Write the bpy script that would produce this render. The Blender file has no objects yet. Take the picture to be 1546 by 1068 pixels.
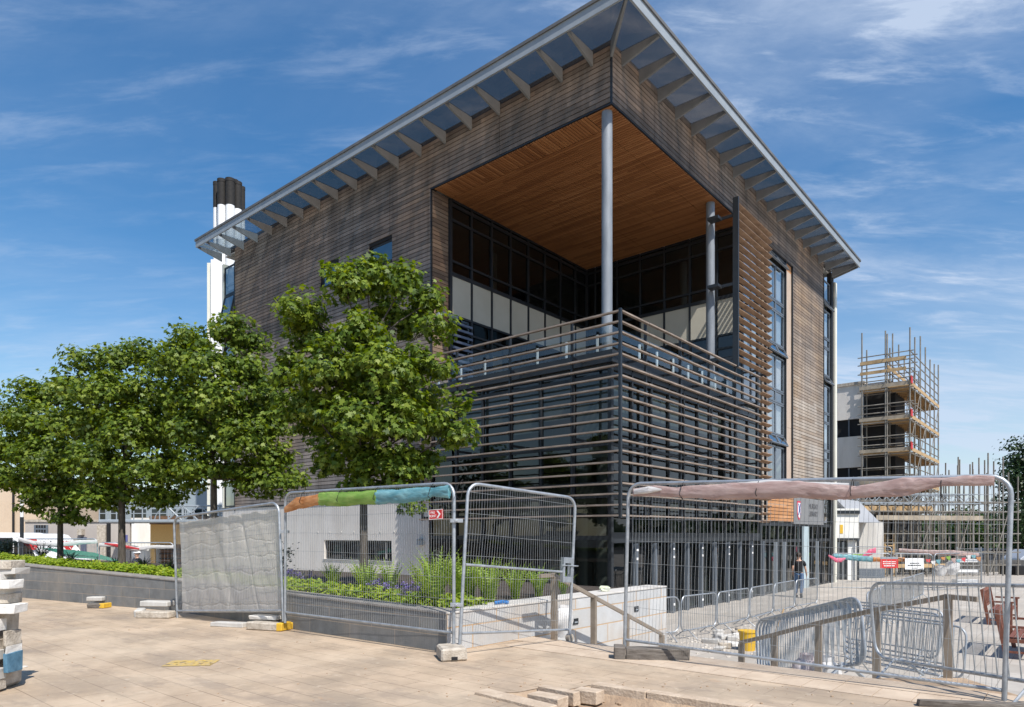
import bpy, math, random
import numpy as np
from mathutils import Vector, Matrix, noise
from mathutils.geometry import tessellate_polygon
R = math.radians
PI = math.pi
scene = bpy.context.scene
COL = scene.collection
F = 1030.0; CX = 773.0; HY = 808.0; CH = 1.45; LOW = -1.02

def at(px, py, d):
    """point of the place seen at photo pixel px,py at depth d (metres)"""
    return Vector(((px-CX)/F*d, d, CH-(py-HY)/F*d))

# ---------------------------------------------------------------- mesh builder
class MB:
    def __init__(s): s.v = []; s.f = []
    def add(s, vs, fs):
        n = len(s.v); s.v += [tuple(v) for v in vs]; s.f += [tuple(i+n for i in f) for f in fs]; return s
    def box(s, x0, x1, y0, y1, z0, z1, M=None):
        vs = [Vector(p) for p in ((x0,y0,z0),(x1,y0,z0),(x1,y1,z0),(x0,y1,z0),(x0,y0,z1),(x1,y0,z1),(x1,y1,z1),(x0,y1,z1))]
        if M is not None: vs = [M @ v for v in vs]
        return s.add(vs, [(0,3,2,1),(4,5,6,7),(0,1,5,4),(1,2,6,5),(2,3,7,6),(3,0,4,7)])
    def rbox(s, cx, cy, cz, dx, dy, dz, rng, j=0.0, b=0.1, M=None):
        """rough stone-like block: chamfered box with jittered corners, base centre at cx,cy,cz"""
        vs = []
        h = [dx/2, dy/2, dz/2]; c = min(h)*b*2
        idx = {}
        for sx in (-1,1):
            for sy in (-1,1):
                for sz in (-1,1):
                    jj = Vector([rng.uniform(-j,j) for _ in range(3)])
                    for k in range(3):
                        p = [sx*h[0], sy*h[1], sz*h[2]]
                        sg = (sx,sy,sz)
                        for q in range(3):
                            if q != k: p[q] -= sg[q]*c
                        v = Vector(p)+jj+Vector((cx,cy,cz+h[2]))
                        if M is not None: v = M @ v
                        idx[(sx,sy,sz,k)] = len(vs); vs.append(v)
        fs = []
        for k in range(3):
            a, b2 = (k+1)%3, (k+2)%3
            for sg in (-1,1):
                quad = []
                for (u,w) in ((-1,-1),(1,-1),(1,1),(-1,1)):
                    t = [0,0,0]; t[k]=sg; t[a]=u; t[b2]=w
                    quad.append(idx[(t[0],t[1],t[2],k)])
                fs.append(quad if sg>0 else quad[::-1])
        for k in range(3):
            a, b2 = (k+1)%3, (k+2)%3
            for u in (-1,1):
                for w in (-1,1):
                    t0=[0,0,0]; t0[a]=u; t0[b2]=w; t1=list(t0); t0[k]=-1; t1[k]=1
                    fs.append((idx[(*t0,a)],idx[(*t1,a)],idx[(*t1,b2)],idx[(*t0,b2)]))
        for sx in (-1,1):
            for sy in (-1,1):
                for sz in (-1,1):
                    fs.append(tuple(idx[(sx,sy,sz,k)] for k in range(3)))
        return s.add(vs, fs)
    def tube(s, pts, r, n=8, closed=False, caps=True):
        pts = [Vector(p) for p in pts]; m = len(pts)
        rs = r if isinstance(r,(list,tuple)) else [r]*m
        vs = []; prev = None
        for i,p in enumerate(pts):
            if closed: t = (pts[(i+1)%m]-pts[i-1])
            else: t = pts[min(i+1,m-1)]-pts[max(i-1,0)]
            if t.length < 1e-9: t = Vector((0,0,1))
            t.normalize()
            if prev is None:
                a = Vector((0,0,1)) if abs(t.z)<.9 else Vector((1,0,0))
                u = t.cross(a).normalized()
            else:
                u = (prev - t*prev.dot(t))
                u = u.normalized() if u.length>1e-6 else t.orthogonal().normalized()
            prev = u; w = t.cross(u)
            for k in range(n):
                a = 2*PI*(k+.5)/n
                vs.append(p + (u*math.cos(a)+w*math.sin(a))*rs[i])
        fs = []
        for i in range(m if closed else m-1):
            j = (i+1)%m
            for k in range(n):
                l = (k+1)%n
                fs.append((i*n+k, i*n+l, j*n+l, j*n+k))
        if caps and not closed:
            fs.append(tuple(range(n))[::-1]); fs.append(tuple((m-1)*n+k for k in range(n)))
        return s.add(vs, fs)
    def prism(s, poly, h, M=None):
        """poly: xy points extruded from z=0 to h"""
        n = len(poly)
        vs = [Vector((x,y,0)) for x,y in poly]+[Vector((x,y,h)) for x,y in poly]
        if M is not None: vs = [M @ v for v in vs]
        fs = [tuple(range(n))[::-1], tuple(range(n,2*n))]+[(i,(i+1)%n,n+(i+1)%n,n+i) for i in range(n)]
        return s.add(vs, fs)
    def quad(s, a, b, c, d): return s.add([a,b,c,d], [(0,1,2,3)])
    def sphere(s, c, r, nu=10, nv=7, sc=(1,1,1)):
        vs=[]; c=Vector(c)
        for j in range(nv+1):
            th=PI*j/nv
            for i in range(nu):
                ph=2*PI*i/nu
                vs.append(c+Vector((math.sin(th)*math.cos(ph)*sc[0],math.sin(th)*math.sin(ph)*sc[1],math.cos(th)*sc[2]))*r)
        fs=[]
        for j in range(nv):
            for i in range(nu):
                k=(i+1)%nu
                fs.append((j*nu+i,(j+1)*nu+i,(j+1)*nu+k,j*nu+k))
        return s.add(vs,fs)
    def build(s, name, m, parent=None, smooth=False, bevel=0):
        me = bpy.data.meshes.new(name); me.from_pydata([tuple(v) for v in s.v], [], s.f)
        me.update()
        if m: me.materials.append(m)
        if smooth:
            me.polygons.foreach_set('use_smooth',[True]*len(me.polygons))
            try: me.set_sharp_from_angle(angle=R(40))
            except Exception: pass
        o = bpy.data.objects.new(name, me); COL.objects.link(o)
        if parent: o.parent = parent
        if bevel:
            b = o.modifiers.new('Bevel','BEVEL'); b.width = bevel; b.segments = 2; b.limit_method='ANGLE'
        return o

def tag(o, label=None, cat=None, group=None, kind=None):
    if label: o['label'] = label
    if cat: o['category'] = cat
    if group: o['group'] = group
    if kind: o['kind'] = kind
    return o
def thing(name, label, cat, loc=(0,0,0), rz=0, group=None):
    o = bpy.data.objects.new(name, None); COL.objects.link(o)
    o.location = loc; o.rotation_euler = (0,0,rz); o.empty_display_size = .2
    return tag(o, label, cat, group)
def copy_tree(o, parent=None):
    c = o.copy(); COL.objects.link(c); c.parent = parent
    for ch in [x for x in bpy.data.objects if x.parent == o]: copy_tree(ch, c)
    return c
def frame_matrix(p0, p1, up=Vector((0,0,1))):
    p0 = Vector(p0); x = (Vector(p1)-p0).normalized(); y = up.cross(x).normalized(); z = x.cross(y)
    M = Matrix((x,y,z)).transposed().to_4x4(); M.translation = p0
    return M

# ---------------------------------------------------------------- materials
def newmat(name):
    m = bpy.data.materials.new(name); m.use_nodes = True
    nt = m.node_tree; b = nt.nodes['Principled BSDF']
    return m, nt, b
def nd(nt, t, **kw):
    n = nt.nodes.new(t)
    for k,v in kw.items():
        if k.startswith('i_'):
            key = k[2:]; key = int(key) if key.isdigit() else key
            n.inputs[key].default_value = v
        else: setattr(n,k,v)
    return n
def c4(c): return (c[0],c[1],c[2],1)
def mk(name, c1, c2=None, scale=4, rough=.7, metal=0, bump=0, bscale=None, detail=5, stretch=None, c3=None, spec=None, world=False):
    m, nt, b = newmat(name)
    b.inputs['Roughness'].default_value = rough; b.inputs['Metallic'].default_value = metal
    if spec is not None: b.inputs['Specular IOR Level'].default_value = spec
    if world:
        g = nd(nt,'ShaderNodeNewGeometry'); vec = g.outputs['Position']
    else:
        tc = nd(nt,'ShaderNodeTexCoord'); vec = tc.outputs['Object']
    if stretch:
        mp = nd(nt,'ShaderNodeMapping'); mp.inputs['Scale'].default_value = stretch
        nt.links.new(vec, mp.inputs['Vector']); vec = mp.outputs['Vector']
    if c2 is None:
        b.inputs['Base Color'].default_value = c4(c1)
    else:
        n = nd(nt,'ShaderNodeTexNoise', i_Scale=scale, i_Detail=detail, i_Roughness=.62)
        nt.links.new(vec, n.inputs['Vector'])
        r = nd(nt,'ShaderNodeValToRGB')
        r.color_ramp.elements[0].position=.36; r.color_ramp.elements[1].position=.66
        r.color_ramp.elements[0].color=c4(c1); r.color_ramp.elements[1].color=c4(c2)
        if c3:
            e = r.color_ramp.elements.new(.8); e.color=c4(c3)
        nt.links.new(n.outputs['Fac'], r.inputs['Fac']); nt.links.new(r.outputs['Color'], b.inputs['Base Color'])
    if bump:
        n2 = nd(nt,'ShaderNodeTexNoise', i_Scale=bscale or scale*6, i_Detail=4)
        nt.links.new(vec, n2.inputs['Vector'])
        bp = nd(nt,'ShaderNodeBump', i_Strength=bump, i_Distance=.02)
        nt.links.new(n2.outputs['Fac'], bp.inputs['Height']); nt.links.new(bp.outputs['Normal'], b.inputs['Normal'])
    return m

def mathn(nt, op, a, bb=None, c=None):
    n = nd(nt,'ShaderNodeMath', operation=op)
    for i,x in enumerate((a,bb,c)):
        if x is None: continue
        if isinstance(x,(int,float)): n.inputs[i].default_value = x
        else: nt.links.new(x, n.inputs[i])
    return n.outputs[0]

def boards(name, cols, axis_u, pitch, seg, rough=.8, grain=1.0, zgrad=None, vertical=False, axis_row='Z', tone=.38, weather=0):
    """timber boards: every board gets its own tone; long grain along the board.
    cols: list of (pos,color); axis_u along-board axis 'X','Y','Z' of object coords"""
    m, nt, b = newmat(name); b.inputs['Roughness'].default_value = rough
    tc = nd(nt,'ShaderNodeTexCoord'); sp = nd(nt,'ShaderNodeSeparateXYZ'); nt.links.new(tc.outputs['Object'], sp.inputs[0])
    row = mathn(nt,'FLOOR', mathn(nt,'DIVIDE', sp.outputs[axis_row], pitch))
    wn0 = nd(nt,'ShaderNodeTexWhiteNoise', noise_dimensions='1D'); nt.links.new(row, wn0.inputs['W'])
    u = sp.outputs[axis_u]
    us = mathn(nt,'FLOOR', mathn(nt,'DIVIDE', mathn(nt,'ADD', u, mathn(nt,'MULTIPLY', wn0.outputs['Value'], seg)), seg))
    cb = nd(nt,'ShaderNodeCombineXYZ'); nt.links.new(row, cb.inputs[0]); nt.links.new(us, cb.inputs[1])
    wn = nd(nt,'ShaderNodeTexWhiteNoise', noise_dimensions='3D'); nt.links.new(cb.outputs[0], wn.inputs['Vector'])
    # grain
    mp = nd(nt,'ShaderNodeMapping'); sc = {'X':[1,1,1],'Y':[1,1,1],'Z':[1,1,1]}[axis_u]
    ax = 'XYZ'.index(axis_u); scale = [22,22,22]; scale[ax] = 1.2
    mp.inputs['Scale'].default_value = scale
    nt.links.new(tc.outputs['Object'], mp.inputs['Vector'])
    gn = nd(nt,'ShaderNodeTexNoise', i_Scale=1.0, i_Detail=6, i_Roughness=.65); nt.links.new(mp.outputs[0], gn.inputs['Vector'])
    big = nd(nt,'ShaderNodeTexNoise', i_Scale=.22, i_Detail=3); nt.links.new(tc.outputs['Object'], big.inputs['Vector'])
    s1 = mathn(nt,'MULTIPLY', wn.outputs['Value'], tone)
    s2 = mathn(nt,'MULTIPLY', gn.outputs['Fac'], .35*grain)
    s3 = mathn(nt,'MULTIPLY', big.outputs['Fac'], .90-tone)
    t = mathn(nt,'ADD', mathn(nt,'ADD', s1, s2), s3)
    t = mathn(nt,'SUBTRACT', t, .12)
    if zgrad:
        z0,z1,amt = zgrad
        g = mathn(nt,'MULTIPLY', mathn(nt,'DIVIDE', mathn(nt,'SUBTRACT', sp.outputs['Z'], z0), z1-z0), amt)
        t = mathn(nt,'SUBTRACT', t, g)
    r = nd(nt,'ShaderNodeValToRGB'); els = r.color_ramp.elements
    while len(els) < len(cols): els.new(.5)
    for e,(p,c) in zip(els, cols): e.position = p; e.color = c4(c)
    nt.links.new(t, r.inputs['Fac']); col = r.outputs['Color']
    if weather:
        pn = nd(nt,'ShaderNodeTexWhiteNoise', noise_dimensions='1D'); nt.links.new(mathn(nt,'FLOOR', mathn(nt,'DIVIDE', mathn(nt,'SUBTRACT', u, .4), weather)), pn.inputs['W'])
        ms = nd(nt,'ShaderNodeMapping'); ms.inputs['Scale'].default_value = (1.6,1.6,.16); nt.links.new(tc.outputs['Object'], ms.inputs[0])
        sn = nd(nt,'ShaderNodeTexNoise', i_Scale=1.0, i_Detail=7, i_Roughness=.7); nt.links.new(ms.outputs[0], sn.inputs['Vector'])
        k = nd(nt,'ShaderNodeMapRange'); k.inputs['From Min'].default_value=.34; k.inputs['From Max'].default_value=.66; k.inputs['To Min'].default_value=.62; k.inputs['To Max'].default_value=1.22
        nt.links.new(sn.outputs['Fac'], k.inputs['Value'])
        k2 = mathn(nt,'MULTIPLY', k.outputs[0], mathn(nt,'ADD', mathn(nt,'MULTIPLY', pn.outputs['Value'], .22), .87))
        sc_ = nd(nt,'ShaderNodeVectorMath', operation='SCALE'); nt.links.new(col, sc_.inputs[0]); nt.links.new(k2, sc_.inputs['Scale'])
        hs = nd(nt,'ShaderNodeHueSaturation'); nt.links.new(sc_.outputs[0], hs.inputs['Color'])
        gs = nd(nt,'ShaderNodeMapRange'); gs.inputs['From Min'].default_value=.35; gs.inputs['From Max'].default_value=.65; gs.inputs['To Min'].default_value=.45; gs.inputs['To Max'].default_value=1.2
        nt.links.new(big.outputs['Fac'], gs.inputs['Value']); nt.links.new(gs.outputs[0], hs.inputs['Saturation']); col = hs.outputs[0]
    nt.links.new(col, b.inputs['Base Color'])
    bp = nd(nt,'ShaderNodeBump', i_Strength=.35, i_Distance=.004); nt.links.new(gn.outputs['Fac'], bp.inputs['Height'])
    nt.links.new(bp.outputs['Normal'], b.inputs['Normal'])
    return m

def blocks(name, cols, mortar, bw, bh, axes='XZ', rough=.75, mw=.006, off=.5, dirt=None, noise_amt=.5, bumps=.4, nscale=3):
    """coursed stone: Brick texture on object axes, noise wear"""
    m, nt, b = newmat(name); b.inputs['Roughness'].default_value = rough
    tc = nd(nt,'ShaderNodeTexCoord'); sp = nd(nt,'ShaderNodeSeparateXYZ'); nt.links.new(tc.outputs['Object'], sp.inputs[0])
    cb = nd(nt,'ShaderNodeCombineXYZ'); nt.links.new(sp.outputs[axes[0]], cb.inputs[0]); nt.links.new(sp.outputs[axes[1]], cb.inputs[1])
    br = nd(nt,'ShaderNodeTexBrick', i_Scale=1.0); br.offset = off; br.squash = 1
    br.inputs['Brick Width'].default_value = bw; br.inputs['Row Height'].default_value = bh
    br.inputs['Mortar Size'].default_value = mw; br.inputs['Mortar Smooth'].default_value = .3
    br.inputs['Color1'].default_value = c4(cols[0]); br.inputs['Color2'].default_value = c4(cols[1]); br.inputs['Mortar'].default_value = c4(mortar)
    nt.links.new(cb.outputs[0], br.inputs['Vector'])
    n = nd(nt,'ShaderNodeTexNoise', i_Scale=nscale, i_Detail=8, i_Roughness=.7); nt.links.new(tc.outputs['Object'], n.inputs['Vector'])
    mr = nd(nt,'ShaderNodeMapRange'); mr.inputs['From Min'].default_value=.3; mr.inputs['From Max'].default_value=.7
    mr.inputs['To Min'].default_value=1-noise_amt*.5; mr.inputs['To Max'].default_value=1+noise_amt*.5
    nt.links.new(n.outputs['Fac'], mr.inputs['Value'])
    mx = nd(nt,'ShaderNodeVectorMath', operation='SCALE'); nt.links.new(br.outputs['Color'], mx.inputs[0]); nt.links.new(mr.outputs[0], mx.inputs['Scale'])
    col = mx.outputs[0]
    if dirt:
        n3 = nd(nt,'ShaderNodeTexNoise', i_Scale=dirt[1], i_Detail=6, i_Roughness=.6); 
        mp = nd(nt,'ShaderNodeMapping'); mp.inputs['Scale'].default_value = dirt[3] if len(dirt)>3 else (1,1,1)
        nt.links.new(tc.outputs['Object'], mp.inputs[0]); nt.links.new(mp.outputs[0], n3.inputs['Vector'])
        m3 = nd(nt,'ShaderNodeMapRange'); m3.inputs['From Min'].default_value=.45; m3.inputs['From Max'].default_value=.7; m3.inputs['To Max'].default_value=dirt[2]
        nt.links.new(n3.outputs['Fac'], m3.inputs['Value'])
        mm = nd(nt,'ShaderNodeMix', data_type='RGBA'); nt.links.new(m3.outputs[0], mm.inputs['Factor']); nt.links.new(col, mm.inputs[6]); mm.inputs[7].default_value = c4(dirt[0])
        col = mm.outputs[2]
    nt.links.new(col, b.inputs['Base Color'])
    bp = nd(nt,'ShaderNodeBump', i_Strength=bumps, i_Distance=.006, invert=True); nt.links.new(br.outputs['Fac'], bp.inputs['Height'])
    bp2 = nd(nt,'ShaderNodeBump', i_Strength=.25, i_Distance=.004)
    n4 = nd(nt,'ShaderNodeTexNoise', i_Scale=60, i_Detail=3); nt.links.new(tc.outputs['Object'], n4.inputs['Vector'])
    nt.links.new(n4.outputs['Fac'], bp2.inputs['Height']); nt.links.new(bp.outputs['Normal'], bp2.inputs['Normal'])
    nt.links.new(bp2.outputs['Normal'], b.inputs['Normal'])
    return m

def glassmat(name, tint, refl=1.0, base=.04, rough=.015, gloss=(1,1,1)):
    m, nt, b = newmat(name); nt.nodes.remove(b)
    out = nt.nodes['Material Output']
    tr = nd(nt,'ShaderNodeBsdfTransparent'); tr.inputs[0].default_value = c4(tint)
    gl = nd(nt,'ShaderNodeBsdfGlossy'); gl.inputs['Roughness'].default_value = rough; gl.inputs[0].default_value = c4(gloss)
    lw = nd(nt,'ShaderNodeFresnel', i_IOR=1.5)
    ge = nd(nt,'ShaderNodeNewGeometry')
    # same reflectance from both sides
    ior = nd(nt,'ShaderNodeMix', data_type='FLOAT'); ior.inputs[2].default_value=1.5; ior.inputs[3].default_value=1/1.5
    nt.links.new(ge.outputs['Backfacing'], ior.inputs[0]); nt.links.new(ior.outputs[0], lw.inputs['IOR'])
    # slightly wavy panes
    tc = nd(nt,'ShaderNodeTexCoord'); n = nd(nt,'ShaderNodeTexNoise', i_Scale=.9, i_Detail=1); nt.links.new(tc.outputs['Object'], n.inputs['Vector'])
    bp = nd(nt,'ShaderNodeBump', i_Strength=.12, i_Distance=.02); nt.links.new(n.outputs['Fac'], bp.inputs['Height']); nt.links.new(bp.outputs[0], gl.inputs['Normal'])
    f = mathn(nt,'ADD', mathn(nt,'MULTIPLY', lw.outputs[0], refl*1.6), base)
    f = mathn(nt,'MINIMUM', f, 1.0)
    mx = nd(nt,'ShaderNodeMixShader'); nt.links.new(f, mx.inputs[0]); nt.links.new(tr.outputs[0], mx.inputs[1]); nt.links.new(gl.outputs[0], mx.inputs[2])
    nt.links.new(mx.outputs[0], out.inputs['Surface'])
    return m

def leafmat(name, cols, trans=.35, rough=.5, nscale=.9):
    m, nt, b = newmat(name)
    out = nt.nodes['Material Output']; b.inputs['Roughness'].default_value = rough
    b.inputs['Specular IOR Level'].default_value = .35
    g = nd(nt,'ShaderNodeNewGeometry')
    tc = nd(nt,'ShaderNodeTexCoord'); n = nd(nt,'ShaderNodeTexNoise', i_Scale=nscale, i_Detail=3); nt.links.new(tc.outputs['Object'], n.inputs['Vector'])
    t = mathn(nt,'ADD', mathn(nt,'MULTIPLY', g.outputs['Random Per Island'], .6), mathn(nt,'MULTIPLY', n.outputs['Fac'], .5))
    r = nd(nt,'ShaderNodeValToRGB'); els = r.color_ramp.elements
    while len(els) < len(cols): els.new(.5)
    for i,(e,c) in enumerate(zip(els, cols)): e.position = .1+.85*i/(len(cols)-1); e.color = c4(c)
    nt.links.new(t, r.inputs['Fac']); nt.links.new(r.outputs['Color'], b.inputs['Base Color'])
    tl = nd(nt,'ShaderNodeBsdfTranslucent')
    hs = nd(nt,'ShaderNodeHueSaturation', i_Hue=.485, i_Saturation=1.15, i_Value=1.5); nt.links.new(r.outputs['Color'], hs.inputs['Color']); nt.links.new(hs.outputs[0], tl.inputs[0])
    mx = nd(nt,'ShaderNodeMixShader', i_0=trans); nt.links.new(b.outputs[0], mx.inputs[1]); nt.links.new(tl.outputs[0], mx.inputs[2])
    nt.links.new(mx.outputs[0], out.inputs['Surface'])
    return m

M = {}
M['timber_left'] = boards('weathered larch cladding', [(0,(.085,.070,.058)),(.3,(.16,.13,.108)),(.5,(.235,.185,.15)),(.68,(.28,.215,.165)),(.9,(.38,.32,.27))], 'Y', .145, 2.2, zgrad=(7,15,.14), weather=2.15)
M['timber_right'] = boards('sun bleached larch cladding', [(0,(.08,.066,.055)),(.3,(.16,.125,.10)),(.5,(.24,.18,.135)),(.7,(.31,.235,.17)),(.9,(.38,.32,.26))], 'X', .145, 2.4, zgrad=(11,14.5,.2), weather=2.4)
M['reveal'] = boards('larch reveal', [(0,(.07,.05,.04)),(.35,(.15,.10,.07)),(.6,(.22,.15,.10)),(.9,(.30,.23,.17))], 'X', .145, 1.7)
M['soffit'] = boards('oiled larch soffit', [(0,(.12,.045,.016)),(.3,(.25,.098,.033)),(.5,(.34,.142,.05)),(.7,(.43,.195,.075)),(.95,(.54,.29,.14))], 'Y', .105, 3.1, rough=.55, axis_row='X', tone=.42)
M['orange_wood'] = boards('unfaded larch', [(0,(.20,.08,.03)),(.4,(.42,.19,.07)),(.8,(.58,.30,.14))], 'X', .127, 1.2)
M['pale_ply'] = mk('pale timber panel', (.42,.32,.24),(.52,.42,.34), scale=3, stretch=(5,5,.5), rough=.7)
M['slat'] = mk('weathered larch slat', (.18,.14,.11),(.31,.25,.205), scale=2.2, stretch=(1,1,6), rough=.75, c3=(.40,.33,.28))
M['slat_warm'] = mk('warm larch slat', (.20,.12,.07),(.34,.22,.135), scale=2.2, stretch=(1,1,6), rough=.7)
M['backing'] = mk('dark membrane', (.012,.012,.013), rough=.9)
M['frame'] = mk('dark grey aluminium', (.016,.019,.023),(.024,.028,.033), scale=1, rough=.4, spec=.5)
M['frame_blue'] = mk('blue grey aluminium', (.10,.12,.145),(.13,.15,.175), scale=1, rough=.4)
M['steel'] = mk('galvanised steel', (.30,.325,.35),(.46,.485,.51), scale=9, rough=.48, metal=.6, bump=.05)
M['steel_dull'] = mk('dull galvanised tube', (.30,.315,.32),(.46,.475,.48), scale=14, rough=.5, metal=.55, bump=.05)
M['column'] = mk('galvanised column', (.17,.19,.215),(.26,.285,.315), scale=3, rough=.6, metal=.1, stretch=(1,1,.25))
M['bracket'] = mk('grey painted steel', (.17,.18,.185),(.22,.23,.235), scale=2, rough=.5)
M['fascia'] = mk('pale grey eaves flashing', (.26,.295,.325),(.31,.345,.375), scale=2, rough=.55, metal=.05)
M['roofing'] = mk('dark roof edge', (.10,.10,.10),(.14,.14,.14), scale=2, rough=.6)
M['canopy'] = mk('blue grey canopy panel', (.13,.16,.23),(.15,.18,.25), scale=.7, rough=.3)
M['canopy_glass'] = glassmat('clear canopy glass', (.62,.68,.72), refl=.5)
M['canopy_tint'] = glassmat('blue tinted canopy glass', (.52,.48,.45), refl=.35, base=.03)
M['glass'] = glassmat('dark tinted glazing', (.26,.29,.28), refl=.6, base=.02)
M['glass_sky'] = glassmat('reflective glazing', (.74,.78,.80), refl=1.0, base=.14)
M['glass_clear'] = glassmat('clear glass', (.80,.86,.86), refl=.8)
M['blind'] = mk('beige roller blind', (.52,.49,.40),(.58,.55,.46), scale=.8, rough=.8)
M['blind_grey'] = mk('grey roller blind', (.52,.54,.53),(.60,.62,.60), scale=.8, rough=.8)
M['render'] = mk('pale render', (.62,.575,.52),(.72,.68,.63), scale=1.1, rough=.9, bump=.15, bscale=60, stretch=(1.6,1.6,.35), detail=8, c3=(.75,.71,.66))
M['render_white'] = mk('white render', (.68,.66,.61),(.82,.81,.77), scale=1.2, stretch=(1.5,1.5,.3), detail=8, rough=.9, bump=.08, bscale=50)
M['cream'] = mk('cream trim', (.70,.68,.58),(.76,.74,.64), scale=1, rough=.6)
M['interior'] = mk('interior wall', (.30,.29,.27),(.36,.35,.33), scale=.6, rough=.85)
M['interior_floor'] = mk('interior floor', (.16,.15,.14),(.20,.19,.18), scale=1, rough=.5)
M['ceiling'] = mk('interior ceiling', (.42,.42,.40), rough=.9)
M['concrete'] = mk('board marked concrete', (.42,.40,.37),(.54,.52,.48), scale=1.2, rough=.9, stretch=(3,3,.4), bump=.15)
M['conc_foot'] = mk('dusty concrete block', (.34,.29,.23),(.55,.49,.41), scale=9, rough=.95, bump=.5, bscale=50)
M['rubber'] = mk('grey weathered timber block', (.10,.085,.072),(.21,.185,.16), scale=5, rough=.9, stretch=(1.5,10,10), bump=.4)
M['worn_yellow'] = mk('worn yellow paint', (.42,.32,.19),(.62,.42,.08), scale=16, rough=.8)
M['yellow'] = mk('yellow paint', (.70,.42,.02),(.60,.37,.04), scale=9, rough=.6)
M['blue'] = mk('chipped blue paint', (.05,.13,.20),(.10,.22,.32), scale=14, rough=.7, c3=(.33,.29,.23))
M['white_paint'] = mk('white gloss paint', (.80,.80,.80),(.84,.84,.83), scale=2, rough=.3)
M['white'] = mk('chalky white stone', (.60,.57,.52),(.78,.76,.72), scale=7, rough=.8, bump=.3, bscale=30)
M['black'] = mk('sooty black steel', (.010,.009,.008),(.022,.019,.017), scale=6, rough=.8)
M['bark'] = mk('maple bark', (.055,.045,.036),(.13,.11,.09), scale=9, rough=.95, stretch=(3,3,.6), bump=.6)
M['leaf'] = leafmat('maple leaf', [(.026,.052,.008),(.056,.10,.012),(.11,.17,.018),(.18,.245,.028),(.28,.33,.05)])
M['leaf_dark'] = leafmat('dark leaf', [(.010,.022,.010),(.022,.048,.014),(.045,.08,.022)], trans=.25)
M['leaf_mid'] = leafmat('street tree leaf', [(.020,.042,.010),(.045,.09,.02),(.09,.14,.03)], trans=.3)
M['leaf_lime'] = leafmat('lime ground cover leaf', [(.08,.15,.012),(.17,.27,.02),(.28,.36,.03),(.38,.42,.05)], trans=.35, nscale=5)
M['leaf_fern'] = leafmat('fern frond', [(.12,.21,.03),(.25,.36,.05),(.40,.48,.10)], trans=.35, nscale=3)
M['leaf_grey'] = leafmat('grey green leaf', [(.10,.13,.08),(.18,.21,.15)], trans=.3)
M['petal'] = leafmat('violet petal', [(.12,.08,.32),(.22,.16,.50),(.34,.26,.62)], trans=.25)
M['soil'] = mk('bark mulch', (.03,.022,.016),(.075,.055,.04), scale=8, rough=1, bump=1, bscale=30)
M['dirt'] = mk('sandy dirt', (.30,.21,.14),(.46,.34,.23), scale=3, rough=1, bump=.8, bscale=25, c3=(.22,.15,.10))
M['bench'] = mk('oiled hardwood', (.14,.045,.025),(.23,.08,.045), scale=3, rough=.55, stretch=(1,6,6))
M['osb'] = mk('osb board', (.55,.33,.12),(.70,.46,.18), scale=14, rough=.8, stretch=(1,1,3), detail=8)
M['plank'] = mk('scaffold board', (.36,.24,.12),(.55,.38,.20), scale=2.5, rough=.85, stretch=(1,1,1))
M['plank_grey'] = mk('grey scaffold board', (.26,.22,.17),(.40,.34,.26), scale=2.5, rough=.9)
M['scaf'] = mk('scaffold tube', (.15,.135,.115),(.27,.25,.215), scale=1.5, rough=.6, metal=.15)
M['red'] = mk('red plastic', (.62,.03,.03),(.55,.03,.03), scale=3, rough=.5)
M['beige_wall'] = mk('beige harling', (.56,.43,.31),(.62,.49,.36), scale=.5, rough=.95, bump=.2, bscale=40)
M['grey_wall'] = mk('grey roughcast', (.38,.34,.31),(.44,.40,.36), scale=.6, rough=.95, bump=.2, bscale=40)
M['white_stone'] = mk('white sawn stone', (.62,.58,.52),(.74,.71,.66), scale=5, rough=.85, bump=.3, bscale=30)
M['asphalt'] = mk('asphalt', (.045,.045,.046),(.07,.07,.07), scale=2, rough=.9, bump=.3, bscale=60)
# ================================================================ the timber clad building
BANG = math.atan2(.764,.645)
TOP = 15.10
B = thing('timber_clad_building', 'four storey building clad in weathered timber with an open corner terrace and wide glazed eaves', 'building', (2.76,19.0,0), BANG)
def BW(x,y,z): return B_M @ Vector((x,y,z))
B_M = Matrix.Translation((2.76,19,0)) @ Matrix.Rotation(BANG,4,'Z')
LX, LY = 21.7, 22.0
rng = random.Random(5)

def rows_boards(mb, plane, u0, u1, z0, z1, joints, holes=(), out=.045, th=.028, pitch=.145, gap=.024):
    """timber boards on plane 'x' (faces -x, u=y) or 'y' (faces -y, u=x)"""
    k0 = int(math.floor(z0/pitch)); k1 = int(math.ceil(z1/pitch))
    for k in range(k0, k1):
        a = max(k*pitch+gap/2, z0); b = min((k+1)*pitch-gap/2, z1)
        if b-a < .02: continue
        segs = [(u0,u1)]
        for (h0,h1,hz0,hz1) in holes:
            if b > hz0 and a < hz1:
                ns = []
                for s0,s1 in segs:
                    if h0 > s0: ns.append((s0,min(s1,h0)))
                    if h1 < s1: ns.append((max(s0,h1),s1))
                segs = [s for s in ns if s[1]-s[0] > .02]
        fin = []
        for s0,s1 in segs:
            cuts = [s0]+[j for j in joints if s0 < j < s1]+[s1]
            for i in range(len(cuts)-1):
                g0 = .008 if i else 0; g1 = .008 if i < len(cuts)-2 else 0
                fin.append((cuts[i]+g0, cuts[i+1]-g1))
        for s0,s1 in fin:
            o = out + rng.uniform(-.003,.003)
            if plane == 'x': mb.box(-o, -(out-th), s0, s1, a, b)
            else: mb.box(s0, s1, -o, -(out-th), a, b)

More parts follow.
